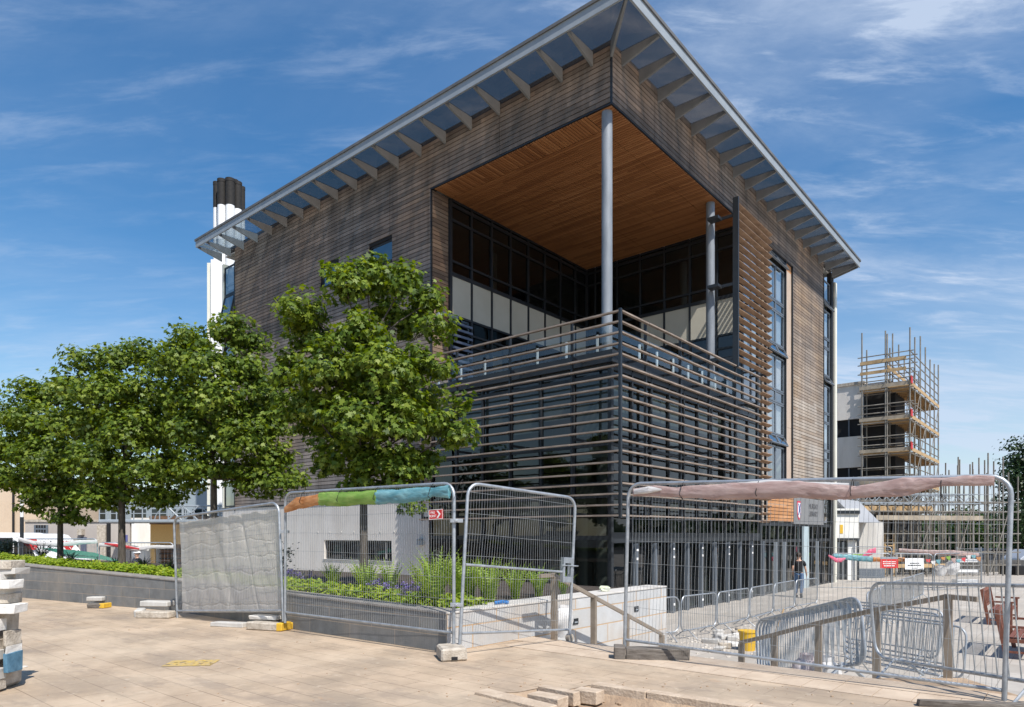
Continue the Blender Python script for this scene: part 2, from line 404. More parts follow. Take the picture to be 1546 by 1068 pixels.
# ---- closed shell behind the cladding (backing walls), kept clear of the openings
WINL = [(9.35,10.65,11.55,12.35),(12.6,13.8,11.55,12.35),(9.35,10.65,7.85,8.65),(12.6,13.8,7.85,8.65)]
WBASE = (9.37,13.6,.48,1.24)
def wall_with_holes(mb, plane, u0, u1, z0, z1, t0, t1, holes):
    us = sorted({u0,u1,*[h[0] for h in holes],*[h[1] for h in holes]})
    us = [u for u in us if u0 <= u <= u1]
    for i in range(len(us)-1):
        a,b = us[i],us[i+1]; m_ = (a+b)/2
        hz = sorted([(h[2],h[3]) for h in holes if h[0] < m_ < h[1]])
        z = z0
        for h0,h1 in hz+[(z1,z1)]:
            if h0 > z:
                if plane == 'x': mb.box(t0,t1,a,b,z,h0)
                else: mb.box(a,b,t0,t1,z,h0)
            z = max(z,h1)
bk = MB()
wall_with_holes(bk,'x',7.26,20.8,2.76,15.0,-.015,.18,WINL)
bk.box(-.015,.18,0,7.26,13.43,15.0)
bk.box(.18,9.5,-.015,.18,13.43,15.0)
bk.box(9.5,14.3,-.015,.18,13.43,15.0)
bk.box(11.4,12.05,-.015,.18,LOW+3,13.43)
bk.box(14.3,14.36,-.015,.18,3.2,13.43)
bk.box(15.1,19.8,-.015,.18,3.2,15.0); bk.box(14.3,15.1,-.015,.18,13.43,15.0)
bk.box(21.2,21.7,-.015,.18,LOW,15.0)
bk.build('backing_wall', M['backing'], B)

# ---- timber cladding, left and right faces
jl = [4.1,7.4,9.45,11.65,13.85,15.9,17.9]
mb = MB()
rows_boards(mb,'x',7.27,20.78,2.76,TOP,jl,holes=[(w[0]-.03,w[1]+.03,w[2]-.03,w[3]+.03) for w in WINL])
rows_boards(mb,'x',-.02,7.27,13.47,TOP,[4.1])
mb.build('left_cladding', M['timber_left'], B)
mb = MB()
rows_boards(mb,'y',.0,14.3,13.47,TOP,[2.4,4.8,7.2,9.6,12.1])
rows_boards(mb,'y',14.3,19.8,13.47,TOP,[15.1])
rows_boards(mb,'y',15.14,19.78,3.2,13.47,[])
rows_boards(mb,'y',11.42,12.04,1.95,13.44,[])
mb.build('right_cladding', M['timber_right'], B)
mb = MB()
# corner trim and thin dark drip edges
mb.box(-.05,.0,-.05,.0,13.47,TOP)
mb.box(-.052,-.01,-.05,7.28,13.43,13.466); mb.box(-.01,12.1,-.052,-.01,13.43,13.462)
mb.box(-.06,-.012,7.235,7.262,6.2,13.4)
mb.box(15.1,15.14,-.075,-.01,3.2,13.46); mb.box(14.26,14.30,-.06,-.01,3.2,13.44)
mb.box(19.79,19.83,-.08,.1,2.0,14.5); mb.box(21.2,21.24,-.07,.1,2.0,14.5)
mb.box(-.06,-.012,20.79,20.84,2.6,14.4); mb.box(-.05,0,7.25,22,2.70,2.755)
mb.build('trim', M['frame'], B)
mb = MB(); mb.box(14.36,15.08,.0,.04,3.2,6.2); mb.box(14.36,15.08,.0,.04,6.21,9.4); mb.box(14.36,15.08,.0,.04,9.41,13.1)
mb.build('pale_panel', M['pale_ply'], B)
mb = MB(); mb.box(14.36,15.08,.0,.04,13.11,13.42)
mb.build('pale_panel_head', M['orange_wood'], B)
# ---- reveal of the terrace (timber return on the left wall) facing right
mb = MB()
k = 0
z = .145*44
while z < 13.38:
    mb.box(-.0, .76, 7.20, 7.235, z+.01, min(z+.135,13.4)); z += .145
o = mb.build('terrace_reveal', M['reveal'], B)
mb = MB(); mb.box(0.0,.78,7.236,7.28,2.7,13.42); mb.build('reveal_backing', M['backing'], B)

# ---- soffit: slats along y, a border of cross slats, joints
mb = MB()
x = .85
while x < 9.35:
    yy = .82
    for y1 in (2.4,4.0,5.55,7.12):
        mb.box(x+.013, x+.092, yy, y1-.016, 13.40, 13.425); yy = y1
    x += .105
o1 = mb.build('soffit', M['soffit'], B)
mb = MB()
y = .82
while y < 7.1:
    mb.box(.0,.83, y+.013, y+.092, 13.40, 13.425); y += .105
x = .0
sof_b = mb
o2 = mb.build('soffit_border', boards('larch border slats', [(0,(.12,.045,.016)),(.3,(.25,.098,.033)),(.5,(.34,.142,.05)),(.7,(.43,.195,.075)),(.95,(.54,.29,.14))], 'X', .105, 3.1, rough=.55, axis_row='Y', tone=.42), B)
mb = MB()
x = .0
while x < 9.38:
    mb.box(x+.013, x+.092, .0, .80, 13.40, 13.425); x += .105
mb.build('soffit_edge', M['soffit'], B)
mb = MB(); mb.box(0,9.4,.0,7.15,13.426,13.45); mb.build('soffit_backing', M['backing'], B)

# ---- white rendered base and end walls
mb = MB()
wall_with_holes(mb,'x',7.4,22.0,-.15,2.70,-.02,.22,[WBASE])
mb.build('rendered_base', M['render'], B)
mb = MB(); mb.box(.02,.2,7.4,22,LOW,-.15); mb.build('plinth', M['backing'], B)
mb = MB(); mb.box(-.03,.25,21.9,22.05,2.7,14.6); mb.box(21.7,22.0,-.10,.3,LOW,14.62); mb.box(22.0,22.05,-.02,22,LOW,14.62)
mb.box(0,22,21.95,22.0,LOW,14.6)
mb.build('end_wall', M['cream'], B)
mb = MB(); mb.box(.0,.3,20.82,20.9,2.7,14.5); mb.build('strip_jamb', M['cream'], B)

# ---- floors and inner walls (seen through the glass)
mb = MB()
mb.box(.15,21.6,.15,21.9,-1.2,LOW+.004)
mb.box(.25,21.6,.25,21.9,2.55,2.9)
mb.box(.25,21.6,.25,21.9,6.25,6.55)
mb.box(9.55,21.6,.25,21.9,9.9,10.25); mb.box(.25,9.55,7.35,21.9,9.9,10.25)
mb.build('floor_slab', M['ceiling'], B)
mb = MB()
mb.box(.1,21.6,9.8,9.9,LOW,6.25); mb.box(13.4,13.5,.3,9.8,2.9,6.25); mb.box(.1,9.5,12.5,12.6,6.55,13.4); mb.box(9.9,21.6,11,11.1,6.55,14.9); mb.box(14.9,15,.3,11,6.55,14.9)
mb.box(.2,21.6,14.0,14.1,LOW,14.9); mb.box(7.2,8.4,6.2,7.4,LOW,6.25)
mb.build('inner_wall', M['interior'], B)
mb = MB(); mb.box(.1,21.65,.1,21.95,14.96,15.02); mb.box(.1,9.5,7.2,21.9,13.5,13.6)
mb.build('roof_deck', M['ceiling'], B)
mb = MB()
for (x,y) in ((3,3),(6,3),(9.6,3),(3,8.5)):
    mb.tube([(x,y,LOW),(x,y,6.25)],.17,12)
for (x,y) in ((2.5,9.3),(5.5,9.3),(11.6,3.5)):
    mb.tube([(x,y,6.55),(x,y,13.45)],.16,12)
mb.build('inner_column', M['ceiling'], B, smooth=True)
# furniture glimpsed on the ground floor: shelf runs
mb = MB()
for i in range(5):
    x0 = 1.2+i*2.0
    mb.box(x0,x0+1.5,6.6,6.9,LOW,LOW+1.25)
    for k in range(3): mb.box(x0+.04,x0+1.46,6.52,6.6,LOW+.15+k*.38,LOW+.42+k*.38)
mb.build('bookcase', M['blind_grey'], B)

# ---- glazed walls
def glaze(name, plane, pos, us, zs, fw=.055, depth=.10, glass='glass', blinds=(), big=(), blindmat='blind', bigw=None, panel=False):
    """plane 'x': u runs along y, faces -x ; plane 'y': u along x, faces -y"""
    fr = MB(); g = MB(); bl = MB()
    def bx(mb, u0,u1,t0,t1,z0,z1):
        if plane == 'x': mb.box(pos+t0,pos+t1,u0,u1,z0,z1)
        else: mb.box(u0,u1,pos+t0,pos+t1,z0,z1)
    zmin,zmax = zs[0],zs[-1]
    for i,u in enumerate(us):
        w = fw*(1.5 if i in big else 1)
        bx(fr,u-w/2,u+w/2,-.02,depth,zmin,zmax)
    for j,z in enumerate(zs):
        h = bigw.get(j,fw) if bigw else fw
        for i in range(len(us)-1):
            bx(fr,us[i]+fw*.5,us[i+1]-fw*.5,-.012,depth-.01,z-h/2,z+h/2)
    for i in range(len(us)-1):
        for j in range(len(zs)-1):
            jit = rng.uniform(-.004,.004)
            u0,u1,z0,z1 = us[i]+.01,us[i+1]-.01,zs[j]+.01,zs[j+1]-.01
            if plane == 'x': g.quad((pos+.04+jit,u1,z0),(pos+.04-jit,u0,z0),(pos+.04+jit*.6,u0,z1),(pos+.04-jit,u1,z1))
            else: g.quad((u0,pos+.04+jit,z0),(u1,pos+.04-jit,z0),(u1,pos+.04+jit*.6,z1),(u0,pos+.04-jit,z1))
            if (i,j) in blinds:
                dz = blinds[(i,j)] if isinstance(blinds,dict) else 1
                bx(bl,u0+.03,u1-.03,(.02 if panel else .13),(.026 if panel else .135),z1-(z1-z0)*dz,z1-.02)
    o = fr.build(name, M['frame'], B)
    g.build('pane', M[glass], o)
    if bl.v: bl.build('blind', M[blindmat], o)
    return o
# terrace, left glazing (plane y = 7.15, seen from -y), x from .78 to 9.4
us = [.80]+[1.87+1.105*i for i in range(7)]+[9.38]
zs = [6.62,7.6,8.6,9.25,10.74,11.2,12.6,13.0,13.38]
zs = [6.62,8.35,8.75,9.27,10.74,11.2,12.66,13.2,13.38]
bl = {(i,3):1 for i in range(9)}
glaze('terrace_glazing','y',7.12,us,zs,blinds=bl,panel=True,big=(0,8),fw=.075,bigw={1:.09,4:.14,7:.1})
us = [.0]+[1.02+1.133*i for i in range(6)]+[7.12]
bl = {(i,3):1 for i in (0,1,2,3)}
o = glaze('terrace_glazing','x',9.40,us,zs,blinds=bl,panel=True,fw=.075,bigw={1:.09,4:.14,7:.1})
# corner glazing below the terrace
zl = [LOW+.04, 1.37, 2.55, 2.9, 4.0, 5.95, 6.2]
ul = [.03,1.3,2.5,3.7,4.9,6.1,7.36]
bl = {(0,4):.85,(1,4):.55,(2,4):.7,(3,4):.5,(4,4):.85,(5,4):.6,(0,3):.3,(3,3):.4,(1,1):.6}
glaze('corner_glazing','x',.03,ul,zl,blinds=bl,glass='glass',fw=.07,blindmat='blind_grey',bigw={1:.12,2:.10,3:.10,5:.1,6:.2})
ur = [.06,1.2,2.35,3.5,4.55,5.6,6.7,7.85,8.95,10.1,11.35]
bl = {(0,4):.8,(2,4):.5,(3,4):.9,(5,4):.6,(6,4):.5,(8,4):.8,(9,4):.9}
glaze('corner_glazing','y',.03,ur,zl,blinds=bl,glass='glass',fw=.07,blindmat='blind_grey',bigw={1:.30,2:.10,3:.10,5:.1,6:.2})
# steel door posts standing proud of the ground floor glass
mb = MB()
for i,u in enumerate(ur[1:]):
    mb.box(u-.055,u+.055,-.14,-.02,LOW,1.20)
mb.build('door_post', M['frame_blue'], B)
mb = MB()
for i,u in enumerate(ur[1:]):
    if i%2==0:
        for z in (-.78,.72,.98): MB().box(u-.05,u+.05,-.155,-.142,z,z+.07).build('door_hinge', M['white_paint'], B)
# terrace deck edge and balustrade
mb = MB(); mb.box(-.10,9.4,-.10,7.3,6.26,6.60); mb.build('terrace_deck', M['frame'], B)
mb = MB()
for i in range(7): mb.box(.03,.08,.46+i*1.08,.515+i*1.08,6.6,7.12)
for i in range(8): mb.box(.56+i*1.08,.615+i*1.08,.03,.08,6.6,7.12)
bal = mb.build('balustrade_post', M['white_paint'], B)
mb = MB(); mb.quad((.0,7.2,6.62),(.0,.06,6.62),(.0,.06,7.3),(.0,7.2,7.3)); mb.quad((.06,.0,6.62),(9.3,.0,6.62),(9.3,.0,7.3),(.06,.0,7.3))
mb.build('balustrade_glass', M['glass_clear'], bal)
mb = MB(); mb.box(.15,1.0,6.95,7.05,9.10,9.22); mb.box(.05,.2,6.95,7.08,8.9,9.2); mb.build('terrace_light', M['fascia'], B)
# short louvre shutter at the near end of the terrace glazing
mb = MB()
for k in range(11): mb.box(.86,1.8,7.0,7.06,6.75+.22*k,6.83+.22*k)
mb.build('louvre_shutter', M['canopy'], B)
# the two steel columns
for (a,b) in ((.245,.178),(.245,7.09)):
    mb = MB(); mb.tube([(b,a,6.6),(b,a,13.40)],.152,24)
    mb.build('steel_column', M['column'], B, smooth=True)
    mb = MB(); mb.tube([(b+.5,a+.5,LOW),(b+.5,a+.5,6.24)],.152,20); mb.build('lower_column', M['interior'], B, smooth=True)

# ---- timber rail screen round the corner, offset .75
E = .75
zt = [1.97+.2835*i for i in range(20)]
mb = MB()
Mr = Matrix.Rotation(R(4),4,'Y'); Ms = Matrix.Rotation(R(-4),4,'X')
postsL = [-.6,1.61-.75,3.88-.75,6.12-.75,7.1]; postsR = [-.6,1.49-.75,3.62-.75,5.67-.75,7.85-.75,9.2]
for z in zt:
    cuts = [-.72,.86,3.13,5.37,7.05]
    for i in range(4):
        a,b = cuts[i]+.012,cuts[i+1]-.012
        dz = rng.uniform(-.006,.006)
        mb.box(-.042,.042,a,b,-.021,.021,Matrix.Translation((-E,0,z+dz))@Mr)
    cuts = [-.72,.74,2.87,4.92,7.1,9.2]
    for i in range(5):
        a,b = cuts[i]+.012,cuts[i+1]-.012
        dz = rng.uniform(-.006,.006)
        mb.box(a,b,-.042,.042,-.021,.021,Matrix.Translation((0,-E,z+dz))@Ms)
scr = mb.build('rail_screen', M['slat'], B)
mb = MB()
for y in (.86,3.13,5.37,7.0):
    mb.box(-E+.05,-E+.13,y-.025,y+.025,1.93,7.42)
for x in (.74,2.87,4.92,7.1,9.15):
    mb.box(x-.025,x+.025,-E+.05,-E+.13,1.93,7.42)
mb.box(-E-.03,-E+.05,-E-.03,-E+.05,1.9,7.42)
for z in (2.0,4.1,6.35):
    for y in (.86,3.13,5.37,7.0): mb.box(-E+.13,.02,y-.02,y+.02,z,z+.07)
    for x in (.74,2.87,4.92,7.1,9.15): mb.box(x-.02,x+.02,-E+.13,.02,z,z+.07)
mb.build('screen_post', M['frame'], scr)
# ---- tall angled louvre screen on the right face
mb = MB(); Ml = Matrix.Rotation(R(-25),4,'X')
z = 1.97
while z < 13.2:
    a0 = 6.98 if z > 7.5 else 9.25
    for (a,b) in ((a0,9.3),(9.33,10.35)):
        if b-a < .1: continue
        mb.box(a,b,-.085,.085,-.014,.014,Matrix.Translation((0,-E,z+rng.uniform(-.004,.004)))@Ml)
    z += .2835
ls = mb.build('louvre_screen', M['slat_warm'], B)
mb = MB()
mb.box(6.92,6.99,-E-.10,-E+.10,7.3,13.25)
mb.box(9.25,9.33,-E+.08,-E+.16,1.9,13.0); mb.box(10.1,10.16,-E+.08,-E+.16,1.9,12.8)
for z in (7.6,10.2,12.6):
    mb.box(6.93,6.98,-E+.08,.1,z,z+.10); mb.box(6.6,6.95,-.25,-.2+.35,z-.03,z+.07)
    mb.box(9.27,9.31,-E+.16,0,z,z+.08); mb.box(10.11,10.15,-E+.16,0,z,z+.08)
mb.build('screen_post', M['frame'], ls)
# ---- window strips of the right face
def window(parent_plane, u0, u1, z0, z1, nu=2, name='window', glass='glass_sky', openv=0, inset=.02, fw=.06, blind=None, side='y'):
    fr = MB(); g = MB(); bl = MB()
    def P(u,t,z): return (u,t,z) if side=='y' else (t,u,z)
    def bx(mb,u0,u1,t0,t1,z0,z1,Mx=None):
        if side=='y': mb.box(u0,u1,t0,t1,z0,z1,Mx)
        else: mb.box(t0,t1,u0,u1,z0,z1,Mx)
    w = (u1-u0)/nu
    for i in range(nu):
        a,b = u0+i*w, u0+(i+1)*w
        ang = R(openv) if (openv and i>=nu-2) else 0
        Mx = None
        if ang:
            if side=='y': Mx = Matrix.Translation((0,inset,z1))@Matrix.Rotation(-ang,4,'X')@Matrix.Translation((0,-inset,-z1))
            else: Mx = Matrix.Translation((inset,0,z1))@Matrix.Rotation(ang,4,'Y')@Matrix.Translation((-inset,0,-z1))
        for (p,q,r_,s) in ((a,a+fw,z0,z1),(b-fw,b,z0,z1),(a+fw,b-fw,z0,z0+fw),(a+fw,b-fw,z1-fw,z1)):
            bx(fr,p,q,inset,inset+.07,r_,s,Mx)
        j = rng.uniform(-.004,.004)
        q = [P(a+.02,inset+.03+j,z0+.02),P(b-.02,inset+.03-j,z0+.02),P(b-.02,inset+.03,z1-.02),P(a+.02,inset+.03+j*.5,z1-.02)]
        if side=='x': q = q[::-1]
        if Mx is not None: q = [Mx@Vector(v) for v in q]
        g.quad(*q)
        if blind: bx(bl,a+.07,b-.07,inset+.14,inset+.145,z1-(z1-z0)*blind,z1-.05)
    o = fr.build(name, M['frame_blue'] if side=='y' else M['frame'], B)
    g.build('pane', M[glass], o)
    if blind: bl.build('blind', M['blind_grey'], o)
    return o
rows = [(11.45,12.95,0,.9),(9.6,11.0,0,1),(7.65,9.1,0,1),(5.75,7.1,0,1),(3.65,5.25,0,.0)]
vents = [(12.97,13.42,28),(11.02,11.43,0),(9.12,9.58,24),(7.12,7.63,0),(5.27,5.73,26)]
for (z0,z1,op,bl_) in rows: window('y',12.1,14.24,z0,z1,2,blind=bl_ or None)
for (z0,z1,op) in vents: window('y',12.1,14.24,z0,z1,2,openv=op,name='vent_window')
window('y',12.1,14.24,3.15,3.63,2)
for (z0,z1,bl_) in [(13.35,14.35,None),(11.45,12.85,.9),(9.55,10.95,.9),(7.65,9.05,None),(5.75,7.15,.7),(3.3,5.25,None)]:
    window('y',19.85,21.18,z0,z1,1,blind=bl_)
for (z0,z1,op) in [(12.87,13.33,30),(10.97,11.43,0),(9.07,9.53,30),(7.17,7.63,0),(5.27,5.73,0)]:
    window('y',19.85,21.18,z0,z1,1,openv=op,name='vent_window')
# windows behind the tall louvres
for (z0,z1,bl_) in [(10.3,13.3,None),(6.7,10.2,.5)]:
    window('y',9.5,11.38,z0,z1,2,blind=bl_)
# small windows of the left face, end strip of the left face, low ribbon in the rendered base
for (a,b,z0,z1) in WINL: window('x',a,b,z0,z1,1,side='x',inset=.03)
window('x',20.9,21.9,13.02,14.4,1,side='x',inset=.0,glass='glass_sky',blind=.8)
window('x',20.9,21.9,11.3,13.0,1,side='x',inset=.0,glass='glass_sky',openv=12)
window('x',20.9,21.9,7.0,11.25,1,side='x',inset=.0,glass='glass_sky')
window('x',20.9,21.9,2.8,6.95,1,side='x',inset=.0,glass='glass_sky')
rb = window('x',9.39,13.58,.50,1.22,4,side='x',inset=.08,glass='glass',fw=.05)
rb.name = 'ribbon_window'
mb = MB(); mb.box(-.05,.02,9.3,13.65,.455,.478); mb.build('window_sill', M['fascia'], B)
mb = MB(); mb.box(.20,.205,12.6,13.25,.72,1.05); mb.build('window_notice', mk('green notice', (.10,.33,.26), rough=.8), B)
# square vent plugs above the ribbon window, wall lamp
mb = MB()
for i in range(7): mb.box(-.035,-.021,9.2+i*.8,9.25+i*.8,1.55,1.6)
mb.build('vent_plug', M['white'], B)
mb = MB(); mb.box(-.16,-.02,7.62,7.86,1.1,1.28); mb.box(-.20,-.03,7.66,7.82,1.28,1.32); mb.build('wall_lamp', M['fascia'], B)
# ---- entrance: orange board panel, grey sign panel, doors
mb = MB(); rows_boards(mb,'y',12.08,15.25,2.0,3.15,[])
mb.build('entrance_boarding', M['orange_wood'], B)
mb = MB(); mb.box(15.3,19.8,-.06,.1,1.95,3.17); sp = mb.build('sign_panel', mk('grey sign panel', (.20,.20,.20),(.23,.23,.23), scale=1, rough=.5), B)
def textmesh(name, body, size, m, Mx, parent, depth=.004, align='CENTER', shear=0):
    cu = bpy.data.curves.new(name,'FONT'); cu.body = body; cu.size = size; cu.extrude = depth; cu.align_x = align; cu.align_y='CENTER'; cu.space_line=1.0
    t = bpy.data.objects.new(name+'_tmp', cu)
    COL.objects.link(t); bpy.context.view_layer.update()
    dg = bpy.context.evaluated_depsgraph_get()
    me = bpy.data.meshes.new_from_object(t.evaluated_get(dg)); bpy.data.objects.remove(t); bpy.data.curves.remove(cu)
    me.transform(Mx); me.materials.clear(); me.materials.append(m)
    o = bpy.data.objects.new(name, me); COL.objects.link(o)
    if parent: o.parent = parent
    return o
# local sheet frames: text lies in XY -> stand it up facing -y
STAND = Matrix.Rotation(R(90),4,'X')
textmesh('sign_lettering','MURRAY\nLIBRARY',.36,mk('dark lettering',(.06,.06,.065),rough=.5),Matrix.Translation((18.1,-.064,2.62))@STAND,sp)
mb = MB()
shp = [(-.26,.42),(.26,.42),(.26,-.12),(.16,-.34),(0,-.46),(-.16,-.34),(-.26,-.12)]
mb.prism(shp,.012,Matrix.Translation((15.95,-.062,2.58))@STAND)
sh = mb.build('crest', mk('crest red',(.55,.04,.08),rough=.5), sp)
mb = MB(); mb.prism([(x*.78,y*.8) for x,y in shp],.012,Matrix.Translation((15.95,-.075,2.58))@STAND); mb.build('crest_field', M['white_paint'], sh)
mb = MB()
for s in (-1,1):
    mb.prism([(-.17*s,.30),(-.10*s,.30),(.17*s,-.22),(.10*s,-.22)][::(1 if s>0 else -1)],.008,Matrix.Translation((15.95,-.088-.002*s,2.58))@STAND)
mb.box(15.88,16.02,-.10,-.088,2.52,2.66)
mb.build('crest_cross', mk('crest blue',(.04,.07,.30),rough=.5), sh)
ue = [11.45,12.4,13.5,14.6,15.7,16.6,17.4,18.3,19.2,19.8,21.15]
glaze('entrance_glazing','y',.03,ue,[LOW+.04,1.2,1.92],glass='glass',fw=.09,bigw={1:.14,2:.16})
mb = MB(); mb.box(16.62,17.38,-.08,.0,LOW,1.85); mb.build('entrance_pier', mk('pale blue glass pier',(.42,.52,.55),(.48,.57,.60),scale=1,rough=.3), B)
for x in (12.95,14.05,18.75): mb = MB(); mb.box(x-.03,x+.03,-.11,.02,LOW,1.15); mb.build('door_stile', M['fascia'], B)
mb = MB(); mb.box(19.85,21.15,.05,.1,1.95,3.25); mb.build('spandrel', M['glass_sky'], B)
# ---- roof edge canopy
OV = 1.24
mb = MB()
# roof plate with the parapet drop, panels slope down to the fascia
zi, zo = 15.16, 15.14
def canopy_quad(mb, p, q, r_, s, th=.03):
    v=[Vector(p),Vector(q),Vector(r_),Vector(s)]; up=Vector((0,0,th))
    mb.add(v+[x+up for x in v],[(0,1,2,3),(7,6,5,4),(0,4,5,1),(1,5,6,2),(2,6,7,3),(3,7,4,0)])
yE, xE = 22.1, 21.6
br_y = [.60,1.66]+[2.88+1.22*i for i in range(16)]
br_x = [.50,1.48]+[2.62+1.165*i for i in range(17)]
can = MB(); cg = MB()
ys = [-OV]+br_y+[yE]
canopy_quad(can,(0.05,-.0,zi),(-OV,-OV,zo),(-OV,br_y[0],zo),(0.05,br_y[0],zi))
for i in range(1,len(ys)-1):
    tgt = cg if i >= len(ys)-5 else can
    canopy_quad(tgt,(0.05,ys[i],zi),(-OV,ys[i],zo),(-OV,ys[i+1],zo),(0.05,ys[i+1],zi))
xs = [-OV]+br_x+[xE]
canopy_quad(can,(-.0,.05,zi),(br_x[0],.05,zi),(br_x[0],-OV,zo),(-OV,-OV,zo))
for i in range(1,len(xs)-1):
    canopy_quad(can,(xs[i],.05,zi),(xs[i+1],.05,zi),(xs[i+1],-OV,zo),(xs[i],-OV,zo))
cobj = can.build('canopy', M['canopy_tint'], B)
cg.build('canopy_glass', M['canopy_glass'], cobj)
mb = MB()
mb.box(.06,LX,.06,LY,15.17,15.3)
mb.build('roof', M['roofing'], B)
mb = MB()
mb.box(-OV-.06,-OV,-OV-.06,yE,15.04,15.33); mb.box(-OV,xE,-OV-.06,-OV,15.04,15.33)
mb.box(-OV,0.05,yE-.05,yE,15.2,15.33); mb.box(xE-.05,xE,-OV,0,15.2,15.33)
fa = mb.build('eaves_fascia', M['fascia'], B)
mb = MB()
mb.box(-OV-.10,-OV+.06,-OV-.10,yE+.04,15.332,15.42); mb.box(-OV+.06,xE+.04,-OV-.10,-OV+.06,15.332,15.42)
mb.build('eaves_capping', M['roofing'], fa)
for y in br_y+[yE-.06]:
    mb = MB(); n=len(mb.v)
    pr = [(-.05,15.135),(-OV+.02,15.125),(-OV+.02,15.03),(-.05,14.74)]
    mb.add([(x,y-.035,z) for x,z in pr]+[(x,y+.035,z) for x,z in pr],[(0,1,2,3),(7,6,5,4),(0,4,5,1),(1,5,6,2),(2,6,7,3),(3,7,4,0)])
    mb.build('eaves_bracket', M['bracket'], B)
for x in br_x+[xE-.06]:
    mb = MB()
    pr = [(-.05,15.135),(-OV+.02,15.125),(-OV+.02,15.03),(-.05,14.74)]
    mb.add([(x-.035,y,z) for y,z in pr]+[(x+.035,y,z) for y,z in pr],[(0,3,2,1),(7,4,5,6),(0,1,5,4),(1,2,6,5),(2,3,7,6),(3,0,4,7)])
    mb.build('eaves_bracket', M['bracket'], B)
mb = MB()
d = Vector((-1,-1,0)).normalized(); s_ = Vector((1,-1,0)).normalized()*.035
pr = [(.05,15.135),(1.72,15.125),(1.72,15.03),(.05,14.72)]
vs = [d*a+s_+Vector((0,0,z)) for a,z in pr]+[d*a-s_+Vector((0,0,z)) for a,z in pr]
mb.add(vs,[(0,1,2,3),(7,6,5,4),(0,4,5,1),(1,5,6,2),(2,6,7,3),(3,7,4,0)])
mb.build('eaves_bracket', M['bracket'], B)
# ================================================================ ground
DR = Vector((.645,.764,0)).normalized(); DLr = Vector((.764,-.645,0)).normalized()   # along right face / along the step edge
S0 = Vector((1.26,8.84,0))
def SP(u,v,z=0): return S0+DLr*u+DR*v+Vector((0,0,z))
SANG = math.atan2(DLr.y,DLr.x)
# lower ground, one sheet to the horizon
def paving(name, cols, mortar, bw, bh, rot, dirt=None, noise_amt=.3, stain=None, fade=None):
    m = blocks(name, cols, mortar, bw, bh, axes='XY', mw=(.004 if 'setts' in name else .007), dirt=dirt, noise_amt=noise_amt, bumps=.5, nscale=1.2)
    return m
low_m = paving('pale granite paving', ((.38,.345,.30),(.45,.41,.36)), (.27,.235,.20), .9,.45,0, dirt=((.36,.32,.27),.7,.8), noise_amt=.28)
up_m = paving('sandstone setts', ((.435,.33,.23),(.465,.352,.248)), (.19,.135,.09), .62,.27,0, dirt=((.55,.44,.32),.6,.85), noise_amt=.42)
def add_stains(m):
    nt=m.node_tree; b=nt.nodes['Principled BSDF']; src=b.inputs['Base Color'].links[0].from_socket
    tc=nd(nt,'ShaderNodeTexCoord')
    for (sc,rot,scale,lo,hi,col,amt) in (((.8,1.3,1),25,.55,.46,.64,(.25,.20,.15),.5),((.8,.9,1),0,.9,.50,.63,(.29,.23,.175),.42),((1,1.6,1),30,1.1,.62,.72,(.50,.27,.13),.4),((1,1,1),0,7,.56,.70,(.60,.50,.38),.45),((.5,1.1,1),-30,1.7,.54,.64,(.22,.175,.14),.4)):
        mp=nd(nt,'ShaderNodeMapping'); mp.inputs['Scale'].default_value=sc; mp.inputs['Rotation'].default_value=(0,0,R(rot)); nt.links.new(tc.outputs['Object'],mp.inputs[0])
        n=nd(nt,'ShaderNodeTexNoise',i_Scale=scale,i_Detail=8,i_Roughness=.68); nt.links.new(mp.outputs[0],n.inputs['Vector'])
        mr=nd(nt,'ShaderNodeMapRange',interpolation_type='SMOOTHSTEP'); mr.inputs['From Min'].default_value=lo; mr.inputs['From Max'].default_value=hi; mr.inputs['To Max'].default_value=amt
        nt.links.new(n.outputs['Fac'],mr.inputs['Value'])
        mm=nd(nt,'ShaderNodeMix',data_type='RGBA'); nt.links.new(mr.outputs[0],mm.inputs['Factor']); nt.links.new(src,mm.inputs[6]); mm.inputs[7].default_value=c4(col); src=mm.outputs[2]
    nt.links.new(src,b.inputs['Base Color'])
add_stains(up_m)
mb = MB(); n=12
mb.box(-60,900,-600,900,LOW-.5,LOW)
mb = MB(); mb.quad((-900,-900,0),(900,-900,0),(900,900,0),(-900,900,0))
o = mb.build('far_ground', M['asphalt']); o.location=(0,0,LOW-.006); tag(o,kind='structure')
mb = MB(); mb.quad((-60,-60,0),(60,-60,0),(60,60,0),(-60,60,0))
o = mb.build('lower_plaza', low_m); o.location=(10,22,LOW); o.rotation_euler=(0,0,BANG); tag(o,kind='structure')

# upper plaza sheet with the dug out pit left open
K = Vector((-.80,8.40,0))
PIT = [(-.30,6.25),(.06,6.30),(.26,6.47),(.52,6.40),(.74,6.58),(1.22,6.24),(1.98,5.71),(2.75,5.14),(3.6,4.4),(4.2,3.6),(3.3,2.6),(1.6,3.2),(.75,4.6),(.27,5.52)]
eE = SP(-1.29,0)
outer = [(eE.x,eE.y)]+[(SP(12,0).x,SP(12,0).y)]+[(30,-20),(10,-60),(-60,-60),(-60,24),(-20,20.8),(-11.2,15.7),(-6.34,12.9),(K.x,K.y)]
outer = outer[::-1]
